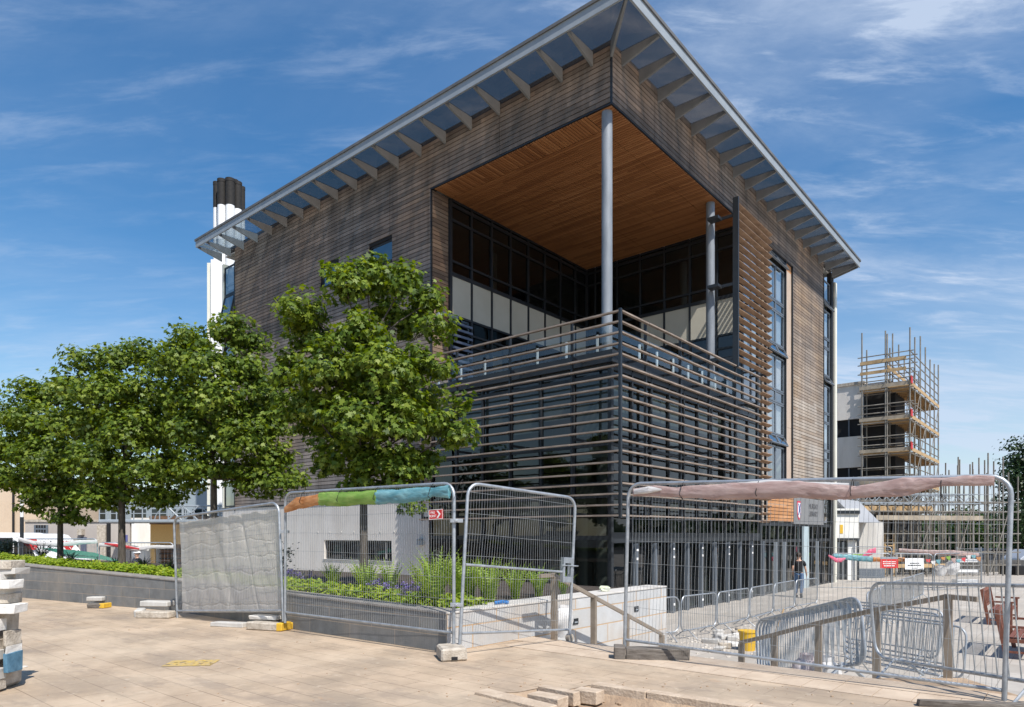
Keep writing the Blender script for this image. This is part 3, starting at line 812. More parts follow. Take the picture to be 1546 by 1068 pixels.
# steps: front edge band of long stone kerbs along the steps is separate (u from -1.29 to 12, v from -.75 to 0)
EDGE = .78
e2 = [SP(-1.29-.0,-EDGE+.0),SP(12,-EDGE)]
Ln = Matrix.Rotation(-SANG,4,'Z')@Matrix.Translation(-S0)
def tolocal(p): v = Ln@Vector((p[0],p[1],0)); return v
pts = [tolocal(p) for p in outer]; hole = [tolocal(p) for p in PIT]
tri = tessellate_polygon([pts,hole]); allp = pts+hole
mb = MB(); mb.add(allp,[tuple(t) for t in tri])
# make faces point up
mb.f = [f if (allp[f[1]]-allp[f[0]]).cross(allp[f[2]]-allp[f[0]]).z>0 else f[::-1] for f in mb.f]
plaza = mb.build('upper_plaza', up_m); plaza.location=S0; plaza.rotation_euler=(0,0,SANG); tag(plaza,kind='structure')
# kerb band along the top of the steps
rg = random.Random(3)
mb = MB(); u=-1.29
while u < 12:
    L = rg.uniform(.9,1.25); mb.box(u+.004,min(u+L,12)-.004,-.40,.0,-.14,.012); u+=L
u=-1.1
while u < 12:
    L = rg.uniform(.28,.34); mb.box(u+.004,min(u+L,12)-.004,-.82,-.408,-.10,.008); u+=L
o = mb.build('step_edge_paving', mk('step edge stone',(.44,.34,.25),(.56,.45,.34),scale=2.5,rough=.85,bump=.25,c3=(.38,.28,.20))); o.location=S0; o.rotation_euler=(0,0,SANG); tag(o,kind='structure')
# the flight of steps
mb = MB()
for k in range(1,7):
    u=-1.29
    while u<12:
        L=1.5; mb.box(u+.003,min(u+L,12)-.003,.42*(k-1),.42*k+.02,-.146*k-.16,-.146*k); u+=L
mb.box(-1.29,12,-.5,0,-1.02,-.15)
o = mb.build('stone_steps', mk('step stone',(.46,.42,.37),(.56,.52,.46),scale=2,rough=.85,bump=.2)); o.location=S0; o.rotation_euler=(0,0,SANG); tag(o,kind='structure')

# pit floor: bumpy dirt
def inpoly(x,y,P):
    c=False; j=len(P)-1
    for i in range(len(P)):
        if (P[i][1]>y)!=(P[j][1]>y) and x < (P[j][0]-P[i][0])*(y-P[i][1])/(P[j][1]-P[i][1])+P[i][0]: c=not c
        j=i
    return c
mb = MB(); nx,ny=150,126; x0,x1,y0,y1=-.9,4.6,2.3,6.95
for j in range(ny+1):
    for i in range(nx+1):
        x=x0+(x1-x0)*i/nx; y=y0+(y1-y0)*j/ny
        z=-.10+.05*noise.noise(Vector((x*1.6,y*1.6,0)))+.035*noise.noise(Vector((x*6,y*6,3)))
        if inpoly(x,y,PIT):
            dd=min((Vector((x,y,0))-(Vector((*PIT[q],0))+(Vector((*PIT[(q+1)%len(PIT)],0))-Vector((*PIT[q],0)))*max(0,min(1,(Vector((x,y,0))-Vector((*PIT[q],0))).dot(Vector((*PIT[(q+1)%len(PIT)],0))-Vector((*PIT[q],0)))/(Vector((*PIT[(q+1)%len(PIT)],0))-Vector((*PIT[q],0))).length_squared)))).length for q in range(len(PIT)))
            k_=min(1,dd/.16); z=min(-.004,z*k_*k_*(3-2*k_)-.004)
        else: z=-.006
        mb.v.append((x,y,z))
for j in range(ny):
    for i in range(nx):
        a=j*(nx+1)+i; mb.f.append((a,a+1,a+nx+2,a+nx+1))
o = mb.build('dug_out_bed', M['dirt'], smooth=True); tag(o,kind='structure')
# loose stones of the pit (one object, uncountable)
mb = MB()
def inpoly(x,y,P):
    c=False; j=len(P)-1
    for i in range(len(P)):
        if (P[i][1]>y)!=(P[j][1]>y) and x < (P[j][0]-P[i][0])*(y-P[i][1])/(P[j][1]-P[i][1])+P[i][0]: c=not c
        j=i
    return c
c=0
while c<420:
    x=rg.uniform(-.6,3.6); y=rg.uniform(4.2,6.9)
    s=rg.uniform(.006,.028)*(1 if inpoly(x,y,PIT) else .6)
    if not inpoly(x,y,PIT) and rg.random()<.75: continue
    z = (-.10+.05*noise.noise(Vector((x*1.6,y*1.6,0)))+.035*noise.noise(Vector((x*6,y*6,3)))) if inpoly(x,y,PIT) else 0
    z=min(z,0)
    mb.rbox(x,y,z-.003,s*rg.uniform(.8,1.6),s*rg.uniform(.8,1.6),s*.8,rg,j=s*.15,b=.2,M=None); c+=1
o = mb.build('pebbles', M['dirt']); tag(o,kind='stuff',label='scattered crumbs of sand and grit in the dug out bed',cat='grit')
# crumbs scattered over the plaza
mb = MB()
for i in range(170):
    px=rg.uniform(60,1500); py=rg.uniform(945,1066); d=CH*F/(py-HY); p=at(px,py,d)
    if (p-S0).dot(DR)>-.1 or inpoly(p.x,p.y,PIT): continue
    s=rg.choice([.005,.006,.008,.011,.016]); mb.rbox(p.x,p.y,0,s*1.4,s,s*.6,rg,j=s*.1,b=.2)
o = mb.build('grit', M['dirt']); tag(o,kind='stuff',label='specks of grit strewn over the sandstone setts',cat='grit')

# kerb stones round the pit, each a thing
kerb_m = mk('split kerb stone',(.42,.32,.23),(.56,.45,.34),scale=6,rough=.95,bump=.5,bscale=40,c3=(.30,.21,.14))
def kerb(pxa,pya,pxb,pyb,label,wd=.16,h=.12):
    a=at(pxa,pya,CH*F/(pya-HY)); b=at(pxb,pyb,CH*F/(pyb-HY)); a.z=b.z=0
    L=(b-a).length; ang=math.atan2((b-a).y,(b-a).x)
    mb=MB(); mb.rbox(L/2,wd/2,-h+.03,L,wd,h,rg,j=.004,b=.05)
    o=mb.build('kerb_stone',kerb_m); o.location=(a.x,a.y,0); o.rotation_euler=(0,0,ang)
    tag(o,label,'kerb stone','kerb stones left round the dug out bed')
kerb(716,1049,822,1075,'longest kerb stone at the left end of the dug out bed')
kerb(796,1052,842,1061,'short kerb stone poking out behind the long left one')
kerb(812,1041,866,1052,'thin kerb stone furthest back in the dug out corner',.10)
kerb(866,1046,901,1051,'stubby square kerb stone beside the start of the kerb line',.16)
kerb(893,1038,974,1050,'first kerb stone of the straight line edging the dug out bed',.13)
kerb(976,1050,1130,1073,'second kerb stone of the straight line running off the bottom of the photo',.13)
kerb(1133,1073.5,1320,1102,'third kerb stone of the straight line, furthest right',.13)
# worn yellow paint on the setts
mb = MB()
for i in range(26):
    for j in range(12):
        x=i*.020; y=j*.030
        if noise.noise(Vector((i*.35,j*.5,7)))>-.36: mb.quad((x,y,0),(x+.0205,y,0),(x+.0205,y+.031,0),(x,y+.031,0))
o=mb.build('painted_mark',M['worn_yellow']); o.location=(-3.86,7.50,.005); o.rotation_euler=(0,0,.12); tag(o,kind='structure')

# ================================================================ planter walls
gran_shade = blocks('shade-toned granite blocks', ((.15,.155,.155),(.21,.21,.205)), (.34,.28,.22), .95,.205, axes='XZ', mw=.006, dirt=((.28,.25,.21),1.1,.6,(1,1,.6)), noise_amt=.45, nscale=5)  # granite colour darkened to carry the shade on this wall face
gran_l = blocks('pale granite blocks', ((.44,.44,.435),(.56,.56,.55)), (.48,.33,.20), .92,.30, axes='XZ', mw=.011, dirt=((.44,.36,.28),1.3,.5), noise_amt=.16, nscale=5)
cope_m = mk('granite coping',(.30,.27,.24),(.44,.40,.35),scale=4,rough=.8,bump=.2)
cope_d = mk('grey granite coping',(.20,.19,.18),(.32,.29,.26),scale=5,rough=.8,bump=.2)
WPTS = [Vector((-20,20.8,0)),Vector((-11.2,15.7,0)),Vector((-6.34,12.9,0)),K.copy()]
WZ = [1.12,.76,.605,.50]
pw = thing('planter_wall','low granite retaining wall toned dark for shade in front of the raised planting','wall',(K.x,K.y,0))
def wall_seg(p0,p1,z0,z1,zb,th,m,name,parent,cm,chs=.05):
    L=(p1-p0).length; ang=math.atan2((p1-p0).y,(p1-p0).x)
    mb=MB(); 
    vs=[(0,0,zb),(L,0,zb),(L,th,zb),(0,th,zb),(0,0,z0-chs),(L,0,z1-chs),(L,th,z1-chs),(0,th,z0-chs)]
    mb.add(vs,[(0,3,2,1),(4,5,6,7),(0,1,5,4),(1,2,6,5),(2,3,7,6),(3,0,4,7)])
    o=mb.build(name,m,parent); o.location=p0-parent.location; o.location.z=0; o.rotation_euler=(0,0,ang)
    mb=MB(); n=max(1,int(round(L/1.2)))
    for i in range(n):
        a,b=L*i/n+.003,L*(i+1)/n-.003; za,zb_=z0+(z1-z0)*i/n,z0+(z1-z0)*(i+1)/n
        vs=[(a,-.012,za-chs+.002),(b,-.012,zb_-chs+.002),(b,th+.012,zb_-chs+.002),(a,th+.012,za-chs+.002),(a,-.012,za),(b,-.012,zb_),(b,th+.012,zb_),(a,th+.012,za)]
        mb.add(vs,[(0,3,2,1),(4,5,6,7),(0,1,5,4),(1,2,6,5),(2,3,7,6),(3,0,4,7)])
    c=mb.build('coping',cm,parent,bevel=.006); c.location=o.location; c.rotation_euler=(0,0,ang)
for i in range(3): wall_seg(WPTS[i],WPTS[i+1],WZ[i],WZ[i+1],-.3,.30,gran_shade,'wall',pw,cope_d,chs=.035)
RW_L = 5.72
rw = thing('return_wall','pale granite wall of stacked blocks beside the steps','wall',(K.x,K.y,0))
wall_seg(K+Vector((0,0,0)),K+DR*RW_L,.50,.50,LOW,.40,gran_l,'wall',rw,mk('pale coping',(.50,.47,.43),(.60,.57,.53),scale=4,rough=.8,bump=.15),chs=.03)
for t in (2.75,4.6):
    mb=MB(); mb.box(-.07,.07,-.012,0,-.045,.045); mb.box(-.05,.05,-.016,-.012,-.03,.028)
    o=mb.build('step_light',M['frame'],rw); q=DR*t; o.location=(q.x,q.y,.12 if t<3 else .16); o.rotation_euler=(0,0,math.atan2(DR.y,DR.x))
    mb=MB(); mb.box(-.04,.04,-.019,-.0165,-.022,.0); mb.build('lens',M['fascia'],o)
# planting bed
inner = WPTS[::-1]
bz = [z-.07 for z in WZ[::-1]]
back = [K+DR*5.6, Vector((-2.9,17.3,0)), Vector((-8.6,20.4,0)), Vector((-18.5,26.5,0))]
mb=MB()
fr_=[Vector((p.x,p.y,z)) for p,z in zip([K+DR*.0]+inner[1:],bz)]
off=Vector((-.0,.0,0))
bkz=[.42,.45,.5,.6]
bkv=[Vector((p.x,p.y,z)) for p,z in zip(back,bkz)]
for i in range(3):
    n=10
    for k in range(n):
        a0=fr_[i].lerp(fr_[i+1],k/n); a1=fr_[i].lerp(fr_[i+1],(k+1)/n); b0=bkv[i].lerp(bkv[i+1],k/n); b1=bkv[i].lerp(bkv[i+1],(k+1)/n)
        mb.quad(a1,a0,b0,b1)
for i in range(3):
    a,b=bkv[i],bkv[i+1]; mb.quad(a,b,Vector((b.x,b.y,LOW)),Vector((a.x,a.y,LOW)))
o=mb.build('planting_bed',M['soil']); tag(o,kind='structure')
def bed_pt(s, t):
    """s: 0 at the corner K to 3 far left along the wall, t: metres back from the wall face"""
    i=min(int(s),2); f=s-i
    p=inner[i].lerp(inner[i+1],f); z=bz[i]+(bz[i+1]-bz[i])*f
    d=(inner[i+1]-inner[i]).normalized(); nrm=Vector((-d.y,d.x,0)); 
    if nrm.y<0: nrm=-nrm
    q=p+nrm*t; q.z=z-.01*t
    return q
# ================================================================ trees and planting
def leafmesh(name, P, N, U, S, tmpl, m, parent=None):
    """P: nx3 positions, N normals, U up-directions (tip), S sizes; tmpl kx2 outline. fast mesh build"""
    P=np.asarray(P,float); N=np.asarray(N,float); U=np.asarray(U,float); S=np.asarray(S,float)
    N/=np.linalg.norm(N,axis=1)[:,None]+1e-9
    U=U-N*(U*N).sum(1)[:,None]; U/=np.linalg.norm(U,axis=1)[:,None]+1e-9
    W=np.cross(U,N); k=len(tmpl); T=np.asarray(tmpl,float)
    V=P[:,None,:]+S[:,None,None]*(T[None,:,0,None]*W[:,None,:]+T[None,:,1,None]*U[:,None,:]-(.22*(T[None,:,0,None]**2)+.12*T[None,:,1,None]**2)*N[:,None,:])
    n=len(P); me=bpy.data.meshes.new(name); me.vertices.add(n*k); me.loops.add(n*k); me.polygons.add(n)
    me.vertices.foreach_set('co',V.reshape(-1)); me.loops.foreach_set('vertex_index',np.arange(n*k,dtype=np.int32))
    me.polygons.foreach_set('loop_start',np.arange(0,n*k,k,dtype=np.int32)); 
    try: me.polygons.foreach_set('loop_total',np.full(n,k,dtype=np.int32))
    except Exception: pass
    me.update(calc_edges=True); me.materials.append(m)
    o=bpy.data.objects.new(name,me); COL.objects.link(o)
    if parent: o.parent=parent
    return o
MAPLE=[(0,0),(.16,.12),(.50,.10),(.36,.34),(.56,.62),(.22,.56),(0,1.02),(-.22,.56),(-.56,.62),(-.36,.34),(-.50,.10),(-.16,.12)]
OVAL=[(0,0),(.3,.3),(.3,.65),(0,1),(-.3,.65),(-.3,.3)]
def unit(v): return v/(np.linalg.norm(v,axis=-1,keepdims=True)+1e-9)
def tree(name,label,cat,base,blobs,trunk_h,trunk_r,nleaf,ls,seed,m='leaf',group=None,clump=.30,tmpl=MAPLE,per=42,lean=(0,0),bark='bark',top_r=None):
    """blobs: (x,y,z,rx,rz) relative to base"""
    rs=np.random.RandomState(seed); rr=random.Random(seed)
    t=thing(name,label,cat,base,0,group)
    w=np.array([b[3]*b[3]+b[3]*b[4] for b in blobs]); w=w/w.sum()
    ncl=max(6,int(nleaf/per)); P=[];N=[];U=[];S=[]; clumps=[]
    for bi,b in enumerate(blobs):
        c=np.array(b[:3]); k=max(2,int(round(ncl*w[bi])))
        for q in range(k):
            d=unit(rs.normal(size=3)); 
            if d[2]<-.35: d[2]*=.5; d=unit(d)
            rad=rs.uniform(.55,1.02) if rs.rand()<.8 else rs.uniform(.15,.6)
            cc=c+d*rad*np.array([b[3],b[3],b[4]]); cr=clump*rs.uniform(.6,1.25)
            clumps.append((bi,cc))
            n=int(per*rs.uniform(.6,1.4))
            dd=unit(rs.normal(size=(n,3))); dd[:,2]=np.where(dd[:,2]<0,dd[:,2]*.55,dd[:,2])
            r=rs.uniform(.35,1,size=(n,1))**.5
            p=cc+dd*r*cr*np.array([1.05,1.05,.82])
            up=np.array([0,0,1.0]); nn=unit(dd*.6+d*.4+up*.55+rs.normal(size=(n,3))*.48)
            tip=unit(dd*[1,1,.2]+rs.normal(size=(n,3))*.5+np.array([0,0,-.45]))
            P.append(p);N.append(nn);U.append(tip);S.append(rs.uniform(.6,1.15,size=n)*ls)
    leafmesh('crown',np.concatenate(P),np.concatenate(N),np.concatenate(U),np.concatenate(S),tmpl,M[m],t)
    # trunk and limbs
    mb=MB(); top=Vector((lean[0],lean[1],trunk_h))
    hi=max(b[2] for b in blobs); lead=Vector((lean[0]*1.5,lean[1]*1.5,trunk_h+(hi-trunk_h)*.75))
    pts=[Vector((0,0,-.1)),Vector((0,0,.05)),Vector((lean[0]*.3,lean[1]*.3,trunk_h*.45)),top,top.lerp(lead,.5)+Vector((rr.uniform(-.08,.08),rr.uniform(-.08,.08),0)),lead]
    mb.tube(pts,[trunk_r*1.35,trunk_r*1.12,trunk_r,trunk_r*.85,trunk_r*.5,trunk_r*.16],10)
    for bi,b in enumerate(blobs):
        c=Vector(b[:3]); f=rr.uniform(.0,.55); h0=top.lerp(lead,max(0,min(.8,(c.z-trunk_h)/(lead.z-trunk_h+.01)-.35)))
        mid=h0.lerp(c,.5)+Vector((rr.uniform(-.1,.1),rr.uniform(-.1,.1),rr.uniform(-.02,.12)))
        r0=trunk_r*.42*min(1.3,.6+b[3]*.5)
        mb.tube([h0,mid,c],[r0,r0*.6,r0*.3],6)
        for (q,cc) in clumps:
            if q==bi and rr.random()<.55:
                e=Vector(cc); m2=c.lerp(e,.5)+Vector((0,0,rr.uniform(-.04,.08)))
                mb.tube([mid.lerp(c,rr.uniform(.2,1)),m2,e],[r0*.32,r0*.2,r0*.08],4,caps=False)
    mb.build('trunk',M[bark],t,smooth=True)
    return t
def px_blobs(base, d, items):
    """items: (px,py,r_px,dy,flat) in the photo; blob depth d+dy"""
    out=[]
    for it in items:
        px,py,r=it[:3]; dy=it[3] if len(it)>3 else 0; fl=it[4] if len(it)>4 else .85
        p=at(px,py,d+dy)-Vector(base); rm=r/F*(d+dy); out.append((p.x,p.y,p.z,rm,rm*fl))
    return out
G='maple trees in a row along the planter'
b4=at(549,880,11.6); b4.z=.42
tree('maple_tree','nearest and tallest maple, its dense crown covering the timber wall','tree',b4,
 px_blobs(b4,11.6,[(552,418,40,.2),(612,425,32,.0),(520,430,30,-.2),(650,455,26,.3),(655,495,26,.1),(455,470,34,.1),(470,505,30,.5),(595,480,40,.6),(540,500,40,-.3),(445,560,34,.3),(500,560,54,-.5),(580,565,54,-.5),(645,555,40,0),(470,620,46,.2),(540,630,55,-.6),(610,640,50,-.4),(665,640,34,-.1),(700,608,16,-.2),(690,655,24,-.2),(520,690,46,.1),(585,700,50,-.2),(630,705,34,.3),(545,735,26,.0,.6),(600,735,26,.2,.6),(620,765,12,-.3,.6),(560,560,50,1.0),(500,640,50,1.1),(620,600,50,1.1)]),
 2.0,.068,25000,.105,41,group=G,clump=.22)
b3=at(323,840,14.6); b3.z=.50
tree('maple_tree','maple standing third from the left in front of the white flues','tree',b3,
 px_blobs(b3,14.6,[(285,515,30,.2),(350,505,32,0),(385,520,20,.2),(270,545,30,0),(320,555,38,-.3),(375,560,34,0),(280,595,38,.2),(340,610,46,-.4),(398,595,30,0),(415,640,26,.2),(300,655,44,0),(370,665,46,-.3),(415,690,30,.1),(300,705,34,-.2),(350,715,34,.2),(405,725,34,-.1),(440,722,18,.2),(290,725,22,.3),(330,620,44,1.0),(380,640,44,1.1)]),
 2.15,.072,24000,.10,32,group=G,clump=.28)
b2=at(184,842,15.6); b2.z=.56
tree('maple_tree','maple second from the left with a broad rounded crown','tree',b2,
 px_blobs(b2,15.6,[(120,545,22,.1),(175,545,30,.1),(215,535,28,.2),(245,550,24,.1),(110,585,34,0),(160,595,44,-.3),(225,590,40,-.2),(130,640,44,.1),(200,650,50,-.4),(250,640,36,.1),(150,700,44,-.1),(215,710,46,-.2),(255,700,30,.2),(175,745,36,.1,.7),(235,750,32,0,.7),(140,760,24,-.2,.7),(180,640,50,1.1),(230,660,44,1.1),(270,745,16,.1)]),
 1.9,.075,24000,.10,23,group=G,clump=.29)
b1=at(91,842,17.2); b1.z=.66
tree('maple_tree','leftmost maple, cut by the edge of the photo','tree',b1,
 px_blobs(b1,17.2,[(45,595,24,.1),(85,600,28,.1),(20,630,28,.2),(60,640,38,-.2),(110,635,34,.1),(20,675,34,0),(75,690,44,-.4),(125,690,36,.1),(-10,680,28,.2),(20,725,32,-.1,.75),(75,740,38,0,.75),(120,750,34,.2,.75),(-25,710,28,0),(100,780,20,-.2,.7),(60,690,40,1.2),(50,765,14,.2)]),
 1.6,.066,22000,.105,14,group=G,clump=.30)

# lime ground cover along the planter edge
rs=np.random.RandomState(9); P=[];N=[];U=[];S=[]
for i in range(26000):
    s=rs.uniform(0.03,2.75); t=.36+rs.rand()**1.3*.62
    if s>1.0: s2=s
    q=bed_pt(s,t)
    hh=.10+.05*noise.noise(Vector((q.x*2.2,q.y*2.2,0)))+.06*noise.noise(Vector((q.x*7,q.y*7,1)))
    edge=min(1,(t-.30)/.15)
    z=q.z+.05+rs.uniform(.25,1)*max(.03,hh)*edge*1.35
    P.append((q.x,q.y,z)); N.append((rs.normal()*.5,rs.normal()*.5-.25,1)); a=rs.rand()*6.28; U.append((math.cos(a),math.sin(a),.1)); S.append(rs.uniform(.04,.075))
o=leafmesh('ground_cover',P,N,U,S,OVAL,M['leaf_lime']); tag(o,'lime green ground cover spilling along the planter coping','ground cover',kind='stuff')

def fern(loc,h,seed,label,group,m='leaf_fern',nf=30,spread=.6):
    rr=random.Random(seed); t=thing('fern',label,'fern',loc,rr.uniform(0,6),group)
    mb=MB()
    for i in range(nf):
        az=2*PI*i/nf+rr.uniform(-.3,.3); L=h*rr.uniform(.75,1.15); sp=spread*rr.uniform(.35,1.1); n=15
        d=Vector((math.cos(az),math.sin(az),0)); side=Vector((-d.y,d.x,0))
        pt=lambda f: d*(sp*L*(f**1.35)) + Vector((0,0,L*(f-.33*sp*f**3)))
        prev=pt(0)
        for k in range(1,n+1):
            f=k/n; p=pt(f); tg=(p-prev).normalized(); up=side.cross(tg)
            wd=L*.15*math.sin(PI*min(1,(f*.82+.18)))**.8*(1.05-f*.75)
            if f>.02:
                for sg in (-1,1):
                    a=prev; b=prev.lerp(p,.62); tip=prev+side*sg*wd+tg*wd*.38-up*wd*.12*abs(rr.gauss(0,1))
                    mb.add([a,b,tip],[(0,1,2)])
            w=.003; mb.add([prev-side*w,prev+side*w,p+side*w*.6,p-side*w*.6],[(0,1,2,3)])
            prev=p
    o=mb.build('frond',M[m],t); o['kind']='stuff'
    return t
FG='feathery ferns behind the planter coping'
flist=[(.10,.95,.60,'tall pale fern just behind the fence post at the planter corner'),(.20,1.25,.70,'tallest feathery fern left of the fence joint'),(.31,1.0,.55,'upright fern left of the tallest one'),
 (.42,1.1,.5,'short fern beside the violet flowers'),(.55,1.2,.42,'low fern at the foot of the nearest maple'),(.62,1.5,.40,'small fern behind the nearest maple trunk'),(.26,1.7,.6,'fern in the second row behind the tallest one'),(.15,.72,.42,'low bright fern directly behind the planter corner coping'),(.37,.9,.5,'fern filling the gap left of the upright one'),(.48,1.5,.5,'second row fern beside the nearest maple trunk'),(.06,1.3,.6,'fern behind the two fence posts at the corner')]
for i,(s,t,h,l) in enumerate(flist): fern(bed_pt(s,t),h*1.25,100+i,l,FG)
# ferns along the return wall
rl=[(.5,.75,.62,'broad fern right of the fence joint'),(1.05,.75,.60,'second fern right of the fence joint along the pale wall'),(1.6,.8,.58,'third fern along the pale wall'),(2.15,.7,.52,'fourth fern along the pale wall'),(2.8,.75,.46,'fifth fern along the pale wall, getting smaller'),(3.4,.7,.38,'smallest fern at the end of the row by the handrail'),(.75,1.0,.6,'fern between the first two right of the fence joint'),(1.35,1.1,.6,'fern between the second and third along the pale wall'),(1.9,1.1,.56,'fern between the third and fourth along the pale wall'),(2.5,1.0,.5,'fern between the fourth and fifth along the pale wall'),(3.1,1.0,.42,'fern before the smallest one by the handrail'),(1.0,1.5,.62,'fern in the back row behind the gate panel'),(2.0,1.5,.55,'fern in the back row nearer the handrail')]
LEFTN=Vector((-DR.y,DR.x,0))
for i,(a,b,h,l) in enumerate(rl):
    q=K+DR*a+LEFTN*b; q.z=.42; fern(q,h*1.25,200+i,l,FG)
def shrub(name,label,loc,r,h,n,ls,m,seed,group=None,petal=0,twigs=14,cat='shrub'):
    rr=random.Random(seed); rs=np.random.RandomState(seed); t=thing(name,label,cat,loc,0,group)
    mb=MB(); P=[];N=[];U=[];S=[];Q=[]
    for i in range(twigs):
        az=rr.uniform(0,6.28); e=Vector((math.cos(az)*r*rr.uniform(.3,1),math.sin(az)*r*rr.uniform(.3,1),h*rr.uniform(.6,1.05)))
        md=e*.5+Vector((0,0,h*.12)); mb.tube([(0,0,-.03),md,e],[.007,.005,.002],4,caps=False)
        k=n//twigs
        for q in range(k):
            f=rr.uniform(.25,1.02); p=(md*2*f if f<.5 else md.lerp(e,(f-.5)*2))
            j=r*.16; P.append((p.x+rr.gauss(0,j),p.y+rr.gauss(0,j),p.z+rr.gauss(0,j))); N.append((rr.gauss(0,.7),rr.gauss(0,.7),1)); U.append((rr.gauss(0,1),rr.gauss(0,1),.4)); S.append(ls*rr.uniform(.6,1.2))
        if petal:
            for q in range(petal): 
                f=rr.uniform(.72,1.08); p=md.lerp(e,(f-.5)*2); Q.append((p.x+rr.gauss(0,.012),p.y+rr.gauss(0,.012),p.z+rr.gauss(0,.01)))
    mb.build('stem',M['bark'],t)
    leafmesh('foliage',P,N,U,S,OVAL,M[m],t)
    if petal: fl=leafmesh('flower',Q,rs.normal(size=(len(Q),3)),rs.normal(size=(len(Q),3)),np.full(len(Q),.026),OVAL,M['petal'],t); fl['kind']='stuff'
    return t
shrub('open_shrub','dark sparse twiggy shrub in front of the white base wall',bed_pt(1.0,2.1)+Vector((.25,0,0)),.42,.75,420,.055,'leaf_dark',1)
shrub('open_shrub','pale grey green airy shrub left of the tall ferns',bed_pt(.36,2.3),.34,.78,420,.04,'leaf_grey',2)
shrub('open_shrub','dark low shrub right behind the joint of the two left fence panels',bed_pt(1.1,1.2),.35,.38,260,.05,'leaf_dark',3)
VG='violet flowering plants in the planter'
for i,(s,t,l) in enumerate([(.86,1.0,'violet flowers nearest the sheeted fence panel'),(.98,1.1,'violet flowers between the sheeted panel and the dark twiggy shrub'),(.72,1.0,'largest drift of violet flowers, left of the nearest maple trunk'),(.64,1.05,'violet flowers close by the nearest maple trunk'),(.30,.75,'violet flowers low among the ferns'),(.20,.72,'few violet flowers beside the fence joint')]):
    shrub('violet_flower',l,bed_pt(s,t),.24 if i!=2 else .34,.30,260,.035,'leaf_grey',20+i,VG,petal=7 if i!=2 else 11,twigs=34,cat='flowers')
DG='dark low ferns behind the ground cover'
for i,(s,t,h,l) in enumerate([(2.62,1.6,.62,'dark fern at the left edge of the photo'),(2.45,1.5,.66,'dark arching fern next to the one at the left edge'),(2.28,1.7,.55,'dark fern left of the leftmost maple'),(2.1,1.5,.40,'dark fern right of the leftmost maple trunk'),(1.85,1.6,.34,'low dark fern midway between the two left maples'),(1.62,1.5,.42,'dark fern left of the second maple trunk'),(1.42,1.4,.42,'dark fern right of the second maple trunk'),(1.25,1.5,.34,'dark fern near the sheeted fence panel'),(1.30,2.4,.42,'dark fern behind the sheeted fence panel edge')]):
    fern(bed_pt(s,t),h,300+i,l,DG,m='leaf_dark',nf=26,spread=1.1)
shrub('grass_tuft','brown dry grass tuft left of the leftmost maple',bed_pt(2.36,1.2),.3,.5,300,.08,'leaf_grey',77,cat='plant')
mb=MB(); rr=random.Random(8)
for i in range(26):
    a=rr.uniform(0,6.28); L=rr.uniform(.04,.13); e=Vector((math.cos(a)*L*.5,math.sin(a)*L*.5,L)); s=Vector((-math.sin(a),math.cos(a),0))*.005
    mb.add([s,-s,e],[(0,1,2)])
o=mb.build('weed',M['leaf_fern']); o.location=at(628,971,CH*F/(971-HY)); o.location.z=0; tag(o,'small green weed at the foot of the dark planter wall','weed')
# ================================================================ site fences, barriers, handrails
def roundrect(L,H,r,z0=0,top_only=True,n=5):
    pts=[]
    if top_only:
        pts=[(0,0,z0)]
        for i in range(n+1):
            a=PI-PI/2*i/n; pts.append((r+r*math.cos(a),0,H-r+r*math.sin(a)))
        for i in range(n+1):
            a=PI/2-PI/2*i/n; pts.append((L-r+r*math.cos(a),0,H-r+r*math.sin(a)))
        pts.append((L,0,z0))
    else:
        for cx,cz,a0 in ((r,H-r,PI),(L-r,H-r,PI/2),(L-r,z0+r,0),(r,z0+r,-PI/2)):
            for i in range(n+1):
                a=a0-PI/2*i/n; pts.append((cx+r*math.cos(a),0,cz+r*math.sin(a)))
    return pts
def site_panel(p0,p1,H,label,group,seed=0,pitch=.042,rowsz=.26,warp=.012,gate=False,bot=.16,thin=.0019,thick=.021):
    p0=Vector(p0); p1=Vector(p1); L=(p1-p0).length
    t=thing('site_fence_panel' if not gate else 'site_gate_panel',label,'fence' if not gate else 'gate',p0,0,group)
    t.matrix_world=frame_matrix(p0,p1)
    rr=random.Random(seed)
    mb=MB(); mb.tube(roundrect(L,H,.16),thick,10); o=mb.build('frame',M['steel'],t,smooth=True)
    mb=MB(); mb.tube([(thick,0,bot),(L-thick,0,bot)],thick*.8,8); mb.build('rail',M['steel'],t,smooth=True)
    if gate: mb=MB(); mb.tube([(thick,0,.98),(L-.16,0,.94)],thick*.8,8); mb.build('middle_rail',M['steel'],t,smooth=True)
    mb=MB(); n=int((L-.06)/pitch)
    for i in range(1,n+1):
        x=i*pitch+.02
        if x>L-.02: break
        pts=[]
        for k in range(8):
            z=bot+(H-bot-.02)*k/7
            if x<.16 and z>H-.16: z=min(z,H-.16+math.sqrt(max(0,.16**2-(.16-x)**2)))
            if L-x<.16 and z>H-.16: z=min(z,H-.16+math.sqrt(max(0,.16**2-(.16-(L-x))**2)))
            w=warp*noise.noise(Vector((x*1.1+seed*7,z*1.3,seed)))*2
            pts.append((x+w,.012*noise.noise(Vector((x*.8,z*.9,seed+5)))*3,z))
        mb.tube(pts,thin,4,caps=False)
    z=bot+rowsz*.55
    while z<H-.04:
        pts=[]
        for k in range(13):
            x=.01+(L-.02)*k/12; pts.append((x,-.004+.012*noise.noise(Vector((x*.8,z*.9,seed+5)))*3,z+warp*.6*noise.noise(Vector((x*.9,z*2,seed+3)))*2))
        mb.tube(pts,thin*1.25,4,caps=False); z+=rowsz
    o=mb.build('wire_mesh',M['steel_dull'],t)
    return t,L
SG='tall mesh site fence panels in the foreground'
